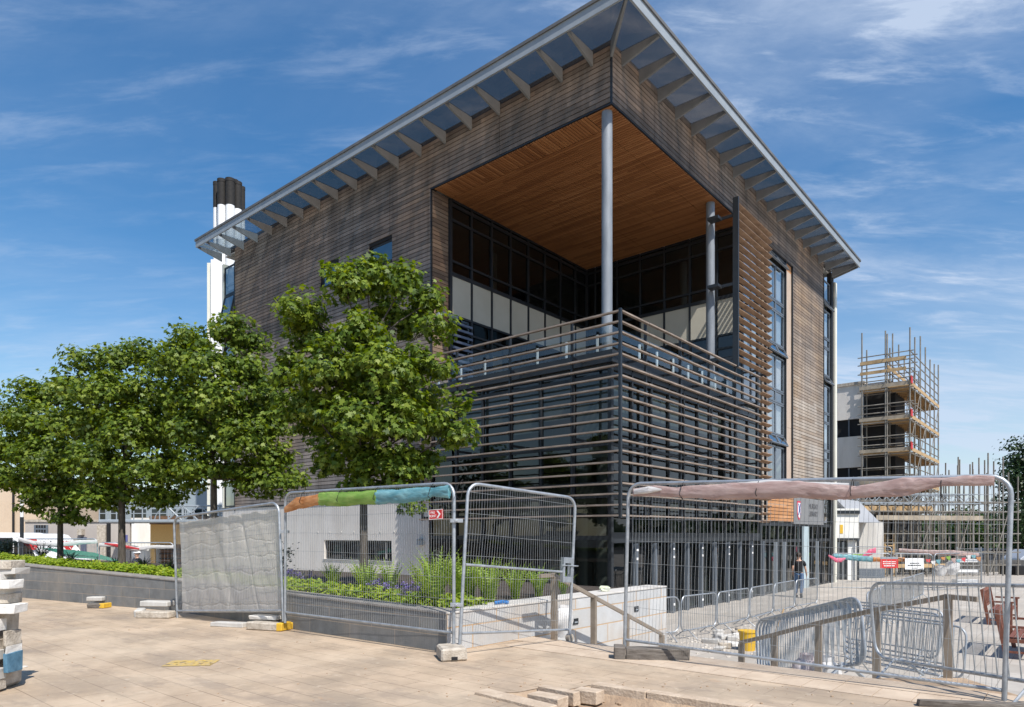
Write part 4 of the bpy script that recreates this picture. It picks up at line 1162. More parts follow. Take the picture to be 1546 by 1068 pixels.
PA0=at(268,0,11.95); PA0.z=-.04; PA1=at(428,0,10.28); PA1.z=.15
PB1=at(685,0,8.15); PB1.z=.12
pA,LA=site_panel(PA0,PA1,1.80,'mesh site fence panel hung with a see-through white sheet, leftmost',SG,1)
pB,LB=site_panel(PA1+Vector((.035,-.03,-.02)),PB1,1.95,'mesh site fence panel with an orange, green and teal roll tied along its top',SG,2)
PG0=at(694,0,8.10); PG0.z=.12; PG1=at(859,0,9.3); PG1.z=.0
pG,LG=site_panel(PG0,PG1,1.96,'narrow mesh gate panel with a middle bar and latch beside the steps',SG,3,gate=True,pitch=.04,warp=.02)
PD0=at(943,0,8.15); PD0.z=.10; PD1=at(1516,0,5.92); PD1.z=-.0
pD,LD=site_panel(PD0,PD1,1.96,'widest mesh site fence panel, nearest the camera at the right, with a dull pink roll',SG,4,warp=.010,bot=.10)
# gate fittings
mb=MB(); mb.box(LG-.20,LG-.02,-.03,-.022,.86,1.12); 
mb=MB()
for (a,b,c,d) in ((LG-.20,LG-.02,1.06,1.14),(LG-.20,LG-.02,.80,.88),(LG-.20,LG-.17,.88,1.06),(LG-.06,LG-.02,.88,1.06)): mb.box(a,b,-.035,.035,c,d)
mb.build('latch_box',M['steel'],pG,bevel=.004)
mb=MB(); mb.tube([(LG-.24,-.04,1.03),(LG+.07,-.04,1.03)],.009,8); mb.tube([(LG-.11,-.04,1.03),(LG-.11,-.04,.92)],.008,8); mb.build('latch_bolt',M['steel'],pG,smooth=True)
mb=MB(); mb.tube([(LG+.01,-.03,.05),(LG+.01,.03,.05)],.055,14); mb.build('wheel',M['conc_foot'],pG,smooth=True)
# couplers between the panels
CG='clamps joining the site fence panels'
for (z,l) in ((.62,'lower clamp joining the gate panel to the rolled banner panel'),(1.62,'upper clamp joining the gate panel to the rolled banner panel')):
    mb=MB(); mb.box(-.075,.075,-.032,-.014,-.022,.022); mb.box(-.075,.075,.014,.032,-.022,.022); mb.tube([(0,-.05,0),(0,.05,0)],.008,8); mb.box(-.02,.02,-.045,-.03,-.014,.014)
    o=mb.build('fence_clamp',M['steel'],None,bevel=.002); q=(PB1+PG0)/2; o.location=(q.x,q.y,z); tag(o,l,'clamp',CG)
mb=MB(); mb.box(-.06,.06,-.03,.03,-.02,.02); o=mb.build('fence_clamp',M['steel'],None,bevel=.003); q=PA1; o.location=(q.x+.02,q.y,1.5); tag(o,'clamp joining the sheeted panel to the rolled banner panel','clamp',CG)

def roll(name,label,panel,path,rad,m,seed,cat='banner',group=None,flat=.8,parts=None):
    """rolled sheet following path [(x,y,z)] in the panel frame; radius list"""
    rr=random.Random(seed); t=None
    pts=[Vector(p) for p in path]
    # densify
    dp=[];dr=[]
    for i in range(len(pts)-1):
        for k in range(16):
            f=k/16; dp.append(pts[i].lerp(pts[i+1],f)); dr.append(rad[i]+(rad[i+1]-rad[i])*f)
    dp.append(pts[-1]); dr.append(rad[-1])
    mb=MB(); nn=28; vs=[]
    for i,(p,r) in enumerate(zip(dp,dr)):
        for k in range(nn):
            a=2*PI*k/nn
            w=1.04+.16*noise.noise(Vector((p.x*3.2,math.cos(a)*1.3+seed,math.sin(a)*1.3)))-.24*(1-min(1,abs(noise.noise(Vector((p.x*4.2+a*.9,math.cos(a)*1.8,math.sin(a)*1.8+seed))))*5))**2+.06*noise.noise(Vector((p.x*19,math.cos(a)*3.5,math.sin(a)*3.5+seed)))
            vs.append((p.x,p.y+math.cos(a)*r*w*.38,p.z+math.sin(a)*r*w))
    fs=[(i*nn+k,i*nn+(k+1)%nn,(i+1)*nn+(k+1)%nn,(i+1)*nn+k) for i in range(len(dp)-1) for k in range(nn)]
    fs+= [tuple(range(nn))[::-1],tuple((len(dp)-1)*nn+k for k in range(nn))]
    mb.add(vs,fs)
    return mb
def fabric(name,c1,c2,trans=.3,scale=5,bump=.6):
    m,nt,b=newmat(name); out=nt.nodes['Material Output']; b.inputs['Roughness'].default_value=.45
    tc=nd(nt,'ShaderNodeTexCoord'); mp=nd(nt,'ShaderNodeMapping'); mp.inputs['Scale'].default_value=(1,4,3); nt.links.new(tc.outputs['Object'],mp.inputs[0])
    n=nd(nt,'ShaderNodeTexNoise',i_Scale=scale,i_Detail=5); nt.links.new(mp.outputs[0],n.inputs['Vector'])
    r=nd(nt,'ShaderNodeValToRGB'); r.color_ramp.elements[0].position=.35; r.color_ramp.elements[1].position=.65; r.color_ramp.elements[0].color=c4(c1); r.color_ramp.elements[1].color=c4(c2)
    nt.links.new(n.outputs['Fac'],r.inputs['Fac']); nt.links.new(r.outputs[0],b.inputs['Base Color'])
    bp=nd(nt,'ShaderNodeBump',i_Strength=bump,i_Distance=.02); nt.links.new(n.outputs['Fac'],bp.inputs['Height']); nt.links.new(bp.outputs[0],b.inputs['Normal'])
    tl=nd(nt,'ShaderNodeBsdfTranslucent'); nt.links.new(r.outputs[0],tl.inputs[0])
    mx=nd(nt,'ShaderNodeMixShader',i_0=trans); nt.links.new(b.outputs[0],mx.inputs[1]); nt.links.new(tl.outputs[0],mx.inputs[2]); nt.links.new(mx.outputs[0],out.inputs[0])
    return m
fo=fabric('orange sheet',(.50,.20,.06),(.70,.36,.15)); fg=fabric('green sheet',(.20,.38,.06),(.34,.50,.12)); ft=fabric('teal sheet',(.13,.34,.40),(.27,.52,.56)); fp=fabric('dull pink sheet',(.46,.32,.29),(.60,.46,.42)); fw_=fabric('white sheet',(.70,.68,.66),(.82,.80,.78)); fr_m=fabric('red sheet',(.60,.05,.06),(.75,.12,.12)); fpk=fabric('bright pink sheet',(.75,.10,.22),(.85,.25,.35))
Lb=LB
t=thing('rolled_banner','long rolled sheet in orange, lime green and teal tied under a fence top tube','banner',(0,0,0)); t.matrix_world=pB.matrix_world.copy()
roll('r','',pB,[(.05,-.04,1.70),(.35,-.05,1.78),(.92,-.05,1.83)],[.045,.085,.075],fo,1).build('orange_length',fo,t,smooth=True)
roll('r','',pB,[(.90,-.05,1.83),(1.3,-.05,1.82),(2.12,-.05,1.82)],[.085,.095,.09],fg,2).build('green_length',fg,t,smooth=True)
roll('r','',pB,[(2.10,-.05,1.82),(2.6,-.05,1.82),(3.05,-.05,1.84),(3.12,-.05,1.85),(3.4,-.05,1.845),(Lb-.05,-.04,1.84)],[.09,.085,.075,.05,.075,.06],ft,3).build('teal_length',ft,t,smooth=True)
for x in (.5,1.35,2.1,3.1,3.55): MB().tube([(x,-.11,1.80),(x,-.06,1.92),(x,.02,1.99),(x,.03,1.90),(x,-.02,1.74),(x,-.11,1.80)],.004,5).build('cord',M['backing'],t)
t=thing('rolled_banner','long dull pink rolled sheet tied below the top tube of the widest panel','banner',(0,0,0)); t.matrix_world=pD.matrix_world.copy()
W=LD/3.6
roll('r','',pD,[(.08*W,-.03,1.855),(.35*W,-.05,1.87),(.62*W,-.05,1.85),(.70*W,-.05,1.85),(1.2*W,-.06,1.85),(1.9*W,-.06,1.86),(2.30*W,-.06,1.83),(2.42*W,-.05,1.83),(2.8*W,-.05,1.875),(3.12*W,-.05,1.915),(3.3*W,-.05,1.925),(LD-.12,-.03,1.92)],[.045,.06,.05,.065,.085,.085,.07,.06,.085,.035,.045,.04],fp,6).build('pink_length',fp,t,smooth=True)
roll('r','',pD,[(.9*W,-.02,1.90),(1.6*W,-.02,1.915),(2.35*W,-.02,1.89)],[.02,.05,.03],fw_,7).build('white_length',fw_,t,smooth=True)
roll('r','',pD,[(.10*W,-.05,1.86),(.3*W,-.08,1.88),(.45*W,-.08,1.88)],[.03,.04,.01],fw_,8).build('white_end',fw_,t,smooth=True)
for x in (.68*W,1.5*W,2.38*W,3.1*W): MB().tube([(x,-.12,1.82),(x,-.06,1.93),(x,.02,1.99),(x,.03,1.90),(x,-.03,1.77),(x,-.12,1.82)],.004,5).build('cord',M['backing'],t)
# white net sheet on the left panel: wrinkled, thin, translucent
m,nt,b=newmat('white debris sheet'); out=nt.nodes['Material Output']; b.inputs['Base Color'].default_value=(.93,.87,.80,1); b.inputs['Roughness'].default_value=.6
tr=nd(nt,'ShaderNodeBsdfTransparent'); tl=nd(nt,'ShaderNodeBsdfTranslucent'); tl.inputs[0].default_value=(.95,.90,.84,1)
m1_=nd(nt,'ShaderNodeMixShader',i_0=.55); nt.links.new(b.outputs[0],m1_.inputs[1]); nt.links.new(tl.outputs[0],m1_.inputs[2])
m2_=nd(nt,'ShaderNodeMixShader',i_0=.14); nt.links.new(m1_.outputs[0],m2_.inputs[1]); nt.links.new(tr.outputs[0],m2_.inputs[2]); nt.links.new(m2_.outputs[0],out.inputs[0])
sheet_m=m
mb=MB(); nx,nz=190,130
for j in range(nz+1):
    for i in range(nx+1):
        x=.07+(LA-.13)*i/nx; f=j/nz; sag=.02*math.sin(i/nx*PI*9)*(f**3)
        z=.13+(1.72-.13)*f-abs(sag)
        ph=(z*3.75)%1.0
        y=.05+.02*noise.noise(Vector((x*1.3,z*1.1,3)))+.010*(1-abs(noise.noise(Vector((x*3.1+z*.9,z*1.1,9))))*2.4)+sum(.007*math.exp(-((z-zl-.06*noise.noise(Vector((x*3.1,zl*9,1)))-.02*noise.noise(Vector((x*13,zl*5,1))))/.010)**2) for zl in (.27,.52,.77,1.02,1.27,1.50))+.010*math.exp(-((x-1.45-.05*z)/.02)**2)+.012*math.exp(-((x-2.3+.25*z)/.03)**2)
        y+=.03*max(0,noise.noise(Vector((x*2.6+z*1.2,5,2))))
        mb.v.append((x,y,z))
for j in range(nz):
    for i in range(nx):
        a=j*(nx+1)+i; mb.f.append((a,a+1,a+nx+2,a+nx+1))
o=mb.build('white_sheet',sheet_m,None,smooth=True); o.matrix_world=pA.matrix_world.copy(); tag(o,'wrinkled see-through white sheet stretched behind the leftmost fence mesh','sheet')
# fire point sign
mb=MB(); mb.box(-.115,.115,-.004,.004,-.06,.06); sg_=mb.build('fire_sign',M['red'],None); sg_.matrix_world=pB.matrix_world@Matrix.Translation((LB-.27,-.03,1.58))@Matrix.Rotation(R(-2),4,'Y'); tag(sg_,'small red sign with white lettering and arrow hung on the mesh under the teal roll','sign')
mb=MB()
for (a,b,c,d) in ((-.115,.115,.054,.06),(-.115,.115,-.06,-.054),(-.115,-.109,-.054,.054),(.109,.115,-.054,.054)): mb.box(a,b,-.006,-.0045,c,d)
mb.prism([(.02,.045),(.06,.0),(.02,-.045),(.045,-.045),(.088,0),(.045,.045)],.002,Matrix.Translation((-.005,-.0045,0))@STAND)
mb.build('sign_border',M['white_paint'],sg_)
textmesh('sign_lettering','FIRE\nPOINT',.042,M['white_paint'],Matrix.Translation((-.05,-.005,0))@STAND,sg_,depth=.001)
# fence feet and blocks
def foot(loc,rz,label,dims=(.70,.24,.14),m='conc_foot',group='blocks and feet weighing down the site fence',name='ballast_block',yellow=False,seed=1,cat='block',rx=0):
    t=thing(name,label,cat,loc,rz,group); rr=random.Random(seed); t.rotation_euler=(rx,0,rz)
    mb=MB(); mb.rbox(0,0,0,*dims,rr,j=.006,b=.14); mb.build('block',M[m],t)
    if name=='ballast_block':
        mb=MB(); mb.box(-dims[0]*.12,dims[0]*.12,-dims[1]/2-.004,-dims[1]/2+.002,.015,.055); mb.build('lifting_slot',M['backing'],t)
    if yellow:
        mb=MB(); mb.rbox(dims[0]/2+.005,0,.005,.10,dims[1]+.01,dims[2]+.002,rr,j=.003,b=.12); mb.build('yellow_end',M['yellow'],t)
    return t
q=at(682,0,8.0); q.z=0; foot((q.x,q.y,0),.25,'squarish dusty concrete foot under the joint of the gate and rolled banner panels',(.30,.40,.15),seed=3)
q=at(982,0,7.92); q.z=0
t=thing('timber_block','long grey split timber block under the left end of the widest panel','block',(q.x,q.y,0),-.13,'blocks and feet weighing down the site fence')
mb=MB(); mb.rbox(.08,.05,0,.72,.20,.135,random.Random(4),j=.006,b=.08); mb.build('block',M['rubber'],t)
mb=MB(); mb.rbox(-.355,.06,0,.13,.24,.15,random.Random(6),j=.004,b=.08); mb.build('end_piece',M['rubber'],t)
def gp(px,py): 
    v=at(px,py,CH*F/(py-HY)); v.z=0; return v
q=gp(403,951); foot((q.x,q.y,0),-.32,'grey concrete foot with a yellow end below the two left panels',(.60,.24,.12),seed=5,yellow=True,name='weight_block')
q=gp(405,948); foot((q.x-.05,q.y+.08,.125),-.30,'white stone slab lying on the yellow ended foot',(.50,.24,.06),'white_stone' if 'white_stone' in M else 'concrete',seed=6,name='stone_slab',cat='stone')
q=gp(348,946); foot((q.x,q.y,0),-.28,'flat white slab left of the yellow ended foot',(.60,.20,.07),'concrete',seed=7,name='stone_slab',cat='stone')
q=gp(430,951); foot((q.x+.06,q.y+.12,0),-.3,'small yellow block behind the joint of the two left panels',(.16,.14,.11),'yellow',seed=8,name='weight_block')
PG_='broken stone lying against the dark planter wall'
q=gp(235,933); foot((q.x,q.y,0),-.12,'brown stone under the white one beside the sheeted panel',(.62,.22,.12),'conc_foot',PG_,'loose_stone',seed=9,cat='stone')
q=gp(238,925); foot((q.x+.02,q.y-.05,.12),-.15,'white broken slab resting on a brown stone beside the sheeted panel',(.56,.24,.10),'concrete',PG_,'loose_stone',seed=10,cat='stone')
q=gp(212,931); foot((q.x,q.y,0),.2,'small tilted white stone left of the brown one',(.16,.2,.14),'concrete',PG_,'loose_stone',seed=11,cat='stone',rx=.2)
q=gp(148,918); foot((q.x,q.y,0),-.1,'yellow ended grey foot lying alone against the dark wall',(.30,.24,.09),'rubber',PG_,'weight_block',seed=12,yellow=True)
q=gp(148,914); foot((q.x-.02,q.y,.09),-.1,'pale stone on the lone yellow ended foot',(.34,.2,.09),'concrete',PG_,'loose_stone',seed=13,cat='stone')

# ---- stack of stones at the left edge
SGp='stack of stones at the left edge of the photo'
stk=[ # px0,px1,ytop,ybot,depth,mat,label
 (-60,37,848,859,6.4,'conc_foot','rounded buff stone slab on top of the left stack'),
 (-20,46,859,868,6.5,'concrete','white slab second from the top of the left stack'),
 (-60,24,868,876,6.3,'concrete','pale slab third from the top of the left stack'),
 (-60,37,877,890,6.25,'white','long white sawn stone high in the left stack'),
 (8,21,890,897,6.5,'concrete','short white stone end under the long sawn one'),
 (-60,34,898,912,6.5,'conc_foot','brown rough stone in the middle of the left stack'),
 (-55,43,914,927,6.3,'white','long white sawn stone below the brown rough one'),
 (-60,8,928,936,6.2,'conc_foot','dark stone edge under the second long sawn stone'),
 (-60,11,937,955,6.0,'white','thick white stone end at the frame edge'),
 (5,32,955,976,6.35,'conc_foot','buff stone cube set on the white one over the blue block'),
 (8,33,977,989,6.32,'white','white stone cube directly on the blue block'),
 (5,34,989,1017,6.30,'blue','chipped blue painted block at the foot of the left stack'),
 (-60,7,970,986,5.9,'conc_foot','rounded buff stone at the frame edge above the lowest ones'),
 (-60,9,986,1001,5.85,'concrete','white stone end left of the blue block'),
 (-60,11,1014,1030,5.75,'concrete','grey white stone second from the bottom at the frame edge'),
 (-60,9,1030,1046,5.72,'conc_foot','lowest buff stone of the left stack'),
 (-60,4,1001,1014,5.85,'rubber','dark timber piece between the lower white stones'),
 (-60,8,956,970,6.0,'rubber','dark timber piece above the rounded buff stone')]
for i,(a,b_,yt,yb,d,mm,l) in enumerate(stk):
    d=6.25+(d-6.1)*.25; xr_=(b_-CX)/F*(d+.20); xl_=(a-CX)/F*d; p=at(0,yb,d); p.x=(xr_+xl_)/2; wd=xr_-xl_; h=(yb-yt)/F*d*1.04
    o=MB().rbox(0,0,0,wd,.20,max(h,.03),random.Random(50+i),j=.006,b=.05).build('stacked_stone',M[mm]); o.location=(p.x,p.y+.10,max(0,p.z)); o.rotation_euler=(0,0,random.Random(i).uniform(-.05,.05)); tag(o,l,'stone',SGp)
o=MB().rbox(0,0,0,.5,.3,.45,random.Random(99),j=.01,b=.1).build('stacked_stone',M['conc_foot']); o.location=(-5.02,6.52,.0); tag(o,'large rough stone carrying the left stack from behind','stone',SGp)
o=MB().rbox(0,0,0,.42,.3,.38,random.Random(98),j=.01,b=.1).build('stacked_stone',M['conc_foot']); o.location=(-5.02,6.54,.46); tag(o,'upper rough stone carrying the left stack from behind','stone',SGp)
o=MB().rbox(0,0,0,.05,.04,.02,random.Random(97),j=.004,b=.1).build('paper_scrap',M['white']); o.location=gp(37,1008); tag(o,'small white scrap beside the blue block','scrap')

# ---- handrails
HR=M['handrail']=mk('bead blasted steel handrail',(.27,.22,.17),(.36,.30,.24),scale=4,rough=.5,metal=.3)
def handrail(tops,bases,label,endpost=True,w=.05):
    t=thing('handrail',label,'handrail',(bases[0].x,bases[0].y,bases[0].z)); O=Vector(t.location)
    def bar(a,b,hw,hh,mb):
        Mx=frame_matrix(a,b); L=(b-a).length; mb.box(-hw,L+hw,-hw,hw,-hh,hh,Mx)
    mb=MB()
    for i in range(len(tops)-1): bar(tops[i]-O,tops[i+1]-O,.026,.026,mb)
    ret=tops[0]-(tops[1]-tops[0]).normalized()*.30; ret.z=tops[0].z
    bar(ret-O,tops[0]-O,.026,.026,mb)
    mb.build('rail',HR,t,bevel=.004)
    for a,b in zip(tops,bases):
        mb=MB(); wv=DR*.0
        Mx=Matrix.Translation(b-O)@Matrix.Rotation(BANG,4,'Z'); mb.box(-.012,.012,-.04,.04,0,(a.z-b.z)-.02,Mx); mb.box(.018,.042,-.04,.04,0,(a.z-b.z)-.02,Mx)
        mb.build('post',HR,t)
    return t
z=.89; tp=[]; bs=[]
base0=Vector((.57,9.36,0))
for i,v in enumerate((0,.98,1.92,3.10)):
    q=base0+DR*v; vv=(q-S0).dot(DR); zg=0 if vv<0 else max(LOW,-.146*math.ceil(vv/.42))
    tp.append(Vector((q.x,q.y,.90-.372*v))); bs.append(Vector((q.x,q.y,zg-.01)))
handrail(tp,bs,'sloping steel handrail on flat posts beside the pale granite wall')
tp=[];bs=[]
for (px,py,d) in ((1431,901,6.95),(1323,921,7.75),(1235,941,8.6),(1168.5,958.5,9.3),(1119,970,9.85)):
    q=at(px,py,d); vv=(Vector((q.x,q.y,0))-S0).dot(DR); zg=0 if vv<0 else max(LOW,-.146*math.ceil(vv/.42))
    tp.append(q); bs.append(Vector((q.x,q.y,zg-.01)))
handrail(tp,bs,'sloping steel handrail on flat posts behind the widest panel')
q=at(1448,903,7.0)
# ---- pedestrian barriers
def make_barrier(L=2.2,H=1.02,name='crowd_barrier'):
    t=thing(name,'x','barrier')
    mb=MB(); mb.tube(roundrect(L,H,.17,.20,top_only=False),.018,8,closed=True); mb.build('frame',M['steel'],t,smooth=True)
    mb=MB(); n=19
    for i in range(1,n): mb.tube([(L*i/n,0,.215),(L*i/n,0,H-.015)],.0065,5,caps=False)
    mb.build('bars',M['steel_dull'],t)
    for x in (.33,L-.33):
        mb=MB(); mb.tube([(x,-.30,.02),(x,-.05,.21),(x,.05,.21),(x,.30,.02)],.014,6); mb.build('foot',M['steel'],t,smooth=True)
    return t
proto=None; used=False
def barrier(p0,p1,z,label,group,tilt=0,flip=False,zr=None):
    global proto,used
    if proto is None: proto=make_barrier()
    t=proto if not used else copy_tree(proto)
    used=True
    p0=Vector((p0[0],p0[1],z)); p1=Vector((p1[0],p1[1],z if zr is None else zr))
    t.matrix_world=frame_matrix(p0,p1)@Matrix.Rotation(tilt,4,'X')@Matrix.Diagonal(((p1-p0).length/2.2,1,1,1))
    tag(t,label,'barrier',group); return t
BG='crowd control barriers standing in a line before the glass front'
ch=[(2.05,15.0),(3.95,16.05),(5.15,17.2),(6.5,18.7),(7.75,20.25),(9.05,21.85),(10.3,23.0)]
ch=[Vector((x,y,0)) for x,y in ch]
pl=['nearest barrier of the line, half hidden by the end of the pale wall','second barrier of the line from the pale wall','third barrier of the line from the pale wall','fourth barrier of the line, below the left group of doors','fifth barrier of the line, just left of the walking man','last barrier of the line, in front of the walking man']
for i in range(6):
    dv=(ch[i+1]-ch[i]).normalized()*.04; barrier(ch[i]+dv,ch[i+1]-dv,LOW,pl[i],BG,tilt=.02)
BG2='crowd control barriers in the line leading to the far fence'
c2=[Vector(v) for v in ((8.9,17.1,0),(10.2,18.9,0),(11.5,20.7,0),(12.9,22.5,0),(14.3,24.3,0),(15.8,26.2,0))]
pl=['nearest barrier of the right line leading away from the steps','second barrier of the right line','third barrier of the right line, halfway along','fourth barrier of the right line','last barrier of the right line before the red sign']
for i in range(5): barrier(c2[i],c2[i+1]-Vector((.03,.05,0)),LOW,pl[i],BG2)
BG3='crowd control barriers stacked on the steps'
a=Vector((4.23,8.1,0)); b=Vector((3.72,10.25,0)); nrm=Vector((.97,.24,0))
lb=['front barrier of the pile leaning along the steps','second barrier of the pile leaning along the steps','third barrier of the leaning pile','fourth barrier of the leaning pile','rear barrier of the leaning pile']
for i in range(5):
    o_=nrm*(.0+.13*i)+Vector((0,.25*i,0)); barrier(b+o_-Vector((0,.02*i,0)),a+o_,-.86-.03*i,lb[i],BG3,tilt=-.10-.025*i,zr=-.28-.03*i-.02*i)
for i in range(5):
    p=Vector((6.1+.30*i,12.6+.62*i,0)); q2=p+Vector((.75,-2.0,0)).normalized()*2.15 if i%2 else p+Vector((.95,-1.95,0)).normalized()*2.15
    barrier(p,q2,LOW,'%s barrier of the pile standing on the lower paving behind the steps'%['nearest','second','middle','fourth','furthest'][i],BG3,tilt=-.12)
bb=barrier((4.04,7.55),(4.50,5.42),-.10,'big near barrier with bent bars right behind the widest panel',None,tilt=.05,zr=.02)
# rubble on the lower paving
DGp='broken stone and offcuts lying on the lower paving'
rr=random.Random(77); cnt=0
labs=['pale','buff','grey','white','brownish','chalky','dusty','split','flat','square','thin','chipped']
pos=['nearest the yellow tub','left of the yellow tub','behind the yellow tub','beside the kerb line','in front of the barrier feet','at the edge of the rubble patch']
for i in range(24):
    px=rr.uniform(1060,1150); py=rr.uniform(955,992); d=(CH-LOW)*F/(py-HY); p=at(px,py,d)
    s=rr.uniform(.12,.42)
    o=MB().rbox(0,0,0,s,rr.uniform(.1,.25),rr.uniform(.06,.16),rr,j=.012,b=.15).build('rubble_stone',M[rr.choice(['concrete','conc_foot','white','concrete'])]); o.location=(p.x,p.y,LOW); o.rotation_euler=(0,0,rr.uniform(0,3))
    tag(o,'%s stone offcut %s'%(labs[i%12],pos[(i*5+i//12)%6]),'stone',DGp)
mb=MB()
for i in range(300):
    px=rr.uniform(1000,1180); py=rr.gauss(972,14); py=max(945,min(1000,py)); d=(CH-LOW)*F/(py-HY); p=at(px,py,d); s=rr.uniform(.015,.05)
    mb.rbox(p.x,p.y,LOW-.005,s*1.5,s,s*.6,rr,j=s*.15,b=.2)
o=mb.build('rubble',mk('white rubble',(.46,.41,.35),(.62,.57,.50),scale=5,rough=1)); tag(o,'small pale rubble strewn over the lower paving','rubble',kind='stuff')
p=at(1129,982,(CH-LOW)*F/(982-HY))
mb=MB(); mb.tube([(0,0,0),(0,0,.40)],[.15,.19],16); t=mb.build('yellow_tub',M['yellow'],None,smooth=True); t.location=(p.x,p.y,LOW); tag(t,'yellow plastic tub standing among the rubble','tub')
mb=MB(); mb.tube([(0,0,.395),(0,0,.425)],[.205,.205],16); mb.build('rim',M['yellow'],t,smooth=True)
p=at(1148,985,(CH-LOW)*F/(985-HY)); o=MB().rbox(0,0,0,.14,.12,.28,rr,j=.01).build('blue_canister',M['blue']); o.location=(p.x+.2,p.y,LOW); tag(o,'small blue canister right of the yellow tub','canister')
def bag(px,py,d,zb,r,h,m,label,seed):
    p=at(px,py,d); mb=MB(); vs=[];nu,nv=14,12
    for j in range(nv+1):
        f=j/nv
        for i in range(nu):
            a=2*PI*i/nu; rad=r*(math.sin(PI*min(1,f*.55+.12))**.6 if f<.85 else .55)*(1+.35*noise.noise(Vector((math.cos(a)*1.5,math.sin(a)*1.5,f*3+seed))))
            vs.append((math.cos(a)*rad,math.sin(a)*rad*.8,h*f))
    fs=[(j*nu+i,j*nu+(i+1)%nu,(j+1)*nu+(i+1)%nu,(j+1)*nu+i) for j in range(nv) for i in range(nu)]; fs.append(tuple(range(nu))[::-1])
    mb.add(vs,fs); o=mb.build('plastic_bag',m,None,smooth=True); o.location=(p.x,p.y,zb); tag(o,label,'bag','crumpled plastic bags'); return o
m,nt,b=newmat('thin white polythene'); b.inputs['Base Color'].default_value=(.75,.74,.73,1); b.inputs['Roughness'].default_value=.3; b.inputs['Alpha'].default_value=.7; poly=m
bag(851,958,9.75,-.01,.14,.46,poly,'torn white bag with sandy bits leaning on the first handrail post',1)
bag(1219,1000,9.2,-.95,.20,.80,fabric('pinkish polythene',(.66,.55,.54),(.80,.74,.73)),'pinkish plastic bag hanging behind the second handrail',2)
bag(1248,1000,9.0,-.9,.20,.75,poly,'white plastic bag hanging beside the pinkish one',3)
o=MB().rbox(0,0,0,.18,.12,.09,rr,j=.02,b=.25).build('crumpled_wrapper',mk('green white wrapper',(.45,.5,.3),(.7,.7,.62),scale=20,rough=.6)); q=K+DR*3.9+LEFTN*.2; o.location=(q.x,q.y,.50); tag(o,'crumpled pale wrapper on top of the pale granite wall','litter')
# striped scraps at the foot of the gate
mb=MB()
for i in range(7): mb.quad((i*.06,0,0),(i*.06+.06,.01,.002),(i*.06+.06,.05,.002),(i*.06,.045,0))
o=mb.build('tape_strip',fabric('orange tape',(.7,.25,.1),(.8,.72,.6),scale=20)); q=gp(705,977); o.location=(q.x,q.y+.05,.006); o.rotation_euler=(0,0,.5); tag(o,'strip of orange and cream tape lying below the gate panel','tape')
o=MB().tube([(0,0,.02),(.12,.02,.03),(.2,0,.02)],.025,8).build('blue_bottle',mk('blue plastic',(.03,.16,.42),rough=.35)); q=K+DR*1.05+LEFTN*.15; o.location=(q.x,q.y,.505); o.rotation_euler=(0,0,.3); tag(o,'small blue plastic piece lying on the coping by the ferns','litter')
o=MB().rbox(0,0,0,.85,.08,.05,rr,j=.01).build('dark_offcut',M['rubber']); q=gp(1455,1064); o.location=(q.x,q.y-.12,0); o.rotation_euler=(0,0,-.2); tag(o,'dark timber offcut on the setts at the bottom right','timber')
# stick leaning in the rubble
o=MB().tube([(0,0,0),(.35,.1,.85)],.018,6).build('timber_stake',M['plank']); p=at(1162,978,14.9); o.location=(p.x,p.y,LOW); tag(o,'thin timber stake leaning up beside the barrier line','stake')
# benches
def bench(loc,rz,label):
    t=thing('wooden_bench',label,'bench',loc,rz,'dark wooden benches at the right edge'); m=M['bench']; L=1.8
    for x in (0,L):
        mb=MB(); Mt=Matrix.Translation((x,.42,0))@Matrix.Rotation(R(-10),4,'X'); mb.box(-.035,.035,-.04,.04,.0,.98,Mt); mb.box(x-.035,x+.035,-.10,-.03,0,.62); mb.box(x-.04,x+.04,-.14,.44,.62,.665); mb.box(x-.03,x+.03,-.03,.42,.33,.40); mb.box(x-.025,x+.025,-.03,.40,.12,.16); mb.build('leg',m,t)
    mb=MB()
    for k in range(5): mb.box(.04,L-.04,-.08+.10*k,-.0+.10*k,.40,.43)
    mb.build('seat',m,t)
    mb=MB(); Mt=Matrix.Translation((0,.42,0))@Matrix.Rotation(R(-10),4,'X'); mb.box(.04,L-.04,-.02,.02,.90,.98,Mt); mb.box(.04,L-.04,-.02,.02,.50,.56,Mt)
    for k in range(15): mb.box(.10+k*.115,.15+k*.115,-.012,.012,.56,.90,Mt)
    mb.build('backrest',m,t); return t
bench((13.45,18.5,LOW),BANG,'further wooden bench with slatted back on the lower paving')
bench((10.2,13.35,LOW),BANG,'nearer wooden bench, cut by the right edge of the photo')
# ================================================================ left background
def bbox_thing(name,label,cat,x0,x1,y0,y1,z0,z1,m,part='wall',rz=0,group=None):
    t=thing(name,label,cat,(x0,y0,z0),rz,group)
    mb=MB(); mb.box(0,x1-x0,0,y1-y0,0,z1-z0); mb.build(part,m,t); return t
def X(px,d): return (px-CX)/F*d
def Z(py,d): return CH-(py-HY)/F*d
# beige building
d=46; t=bbox_thing('harled_building','beige harled building at the far left behind the trees','building',X(-160,d),X(69,d),d,d+14,LOW,Z(722,d),M['beige_wall'])
W_=X(69,d)-X(-160,d)
mb=MB(); mb.box(-.1,W_+.1,-.15,14,Z(722,d)-LOW,Z(722,d)-LOW+.25); mb.build('roof',M['roofing'],t)
mb=MB(); mb.tube([(W_-X(69,d)+X(22,d),-.12,0),(W_-X(69,d)+X(22,d),-.12,Z(722,d)-LOW)],.07,8); mb.build('downpipe',M['backing'],t)
mb=MB(); mb.box(W_-1.15,W_-.15,-.02,.1,Z(789,d)-LOW,Z(784.5,d)-LOW); mb.build('window',M['glass_sky'],t)
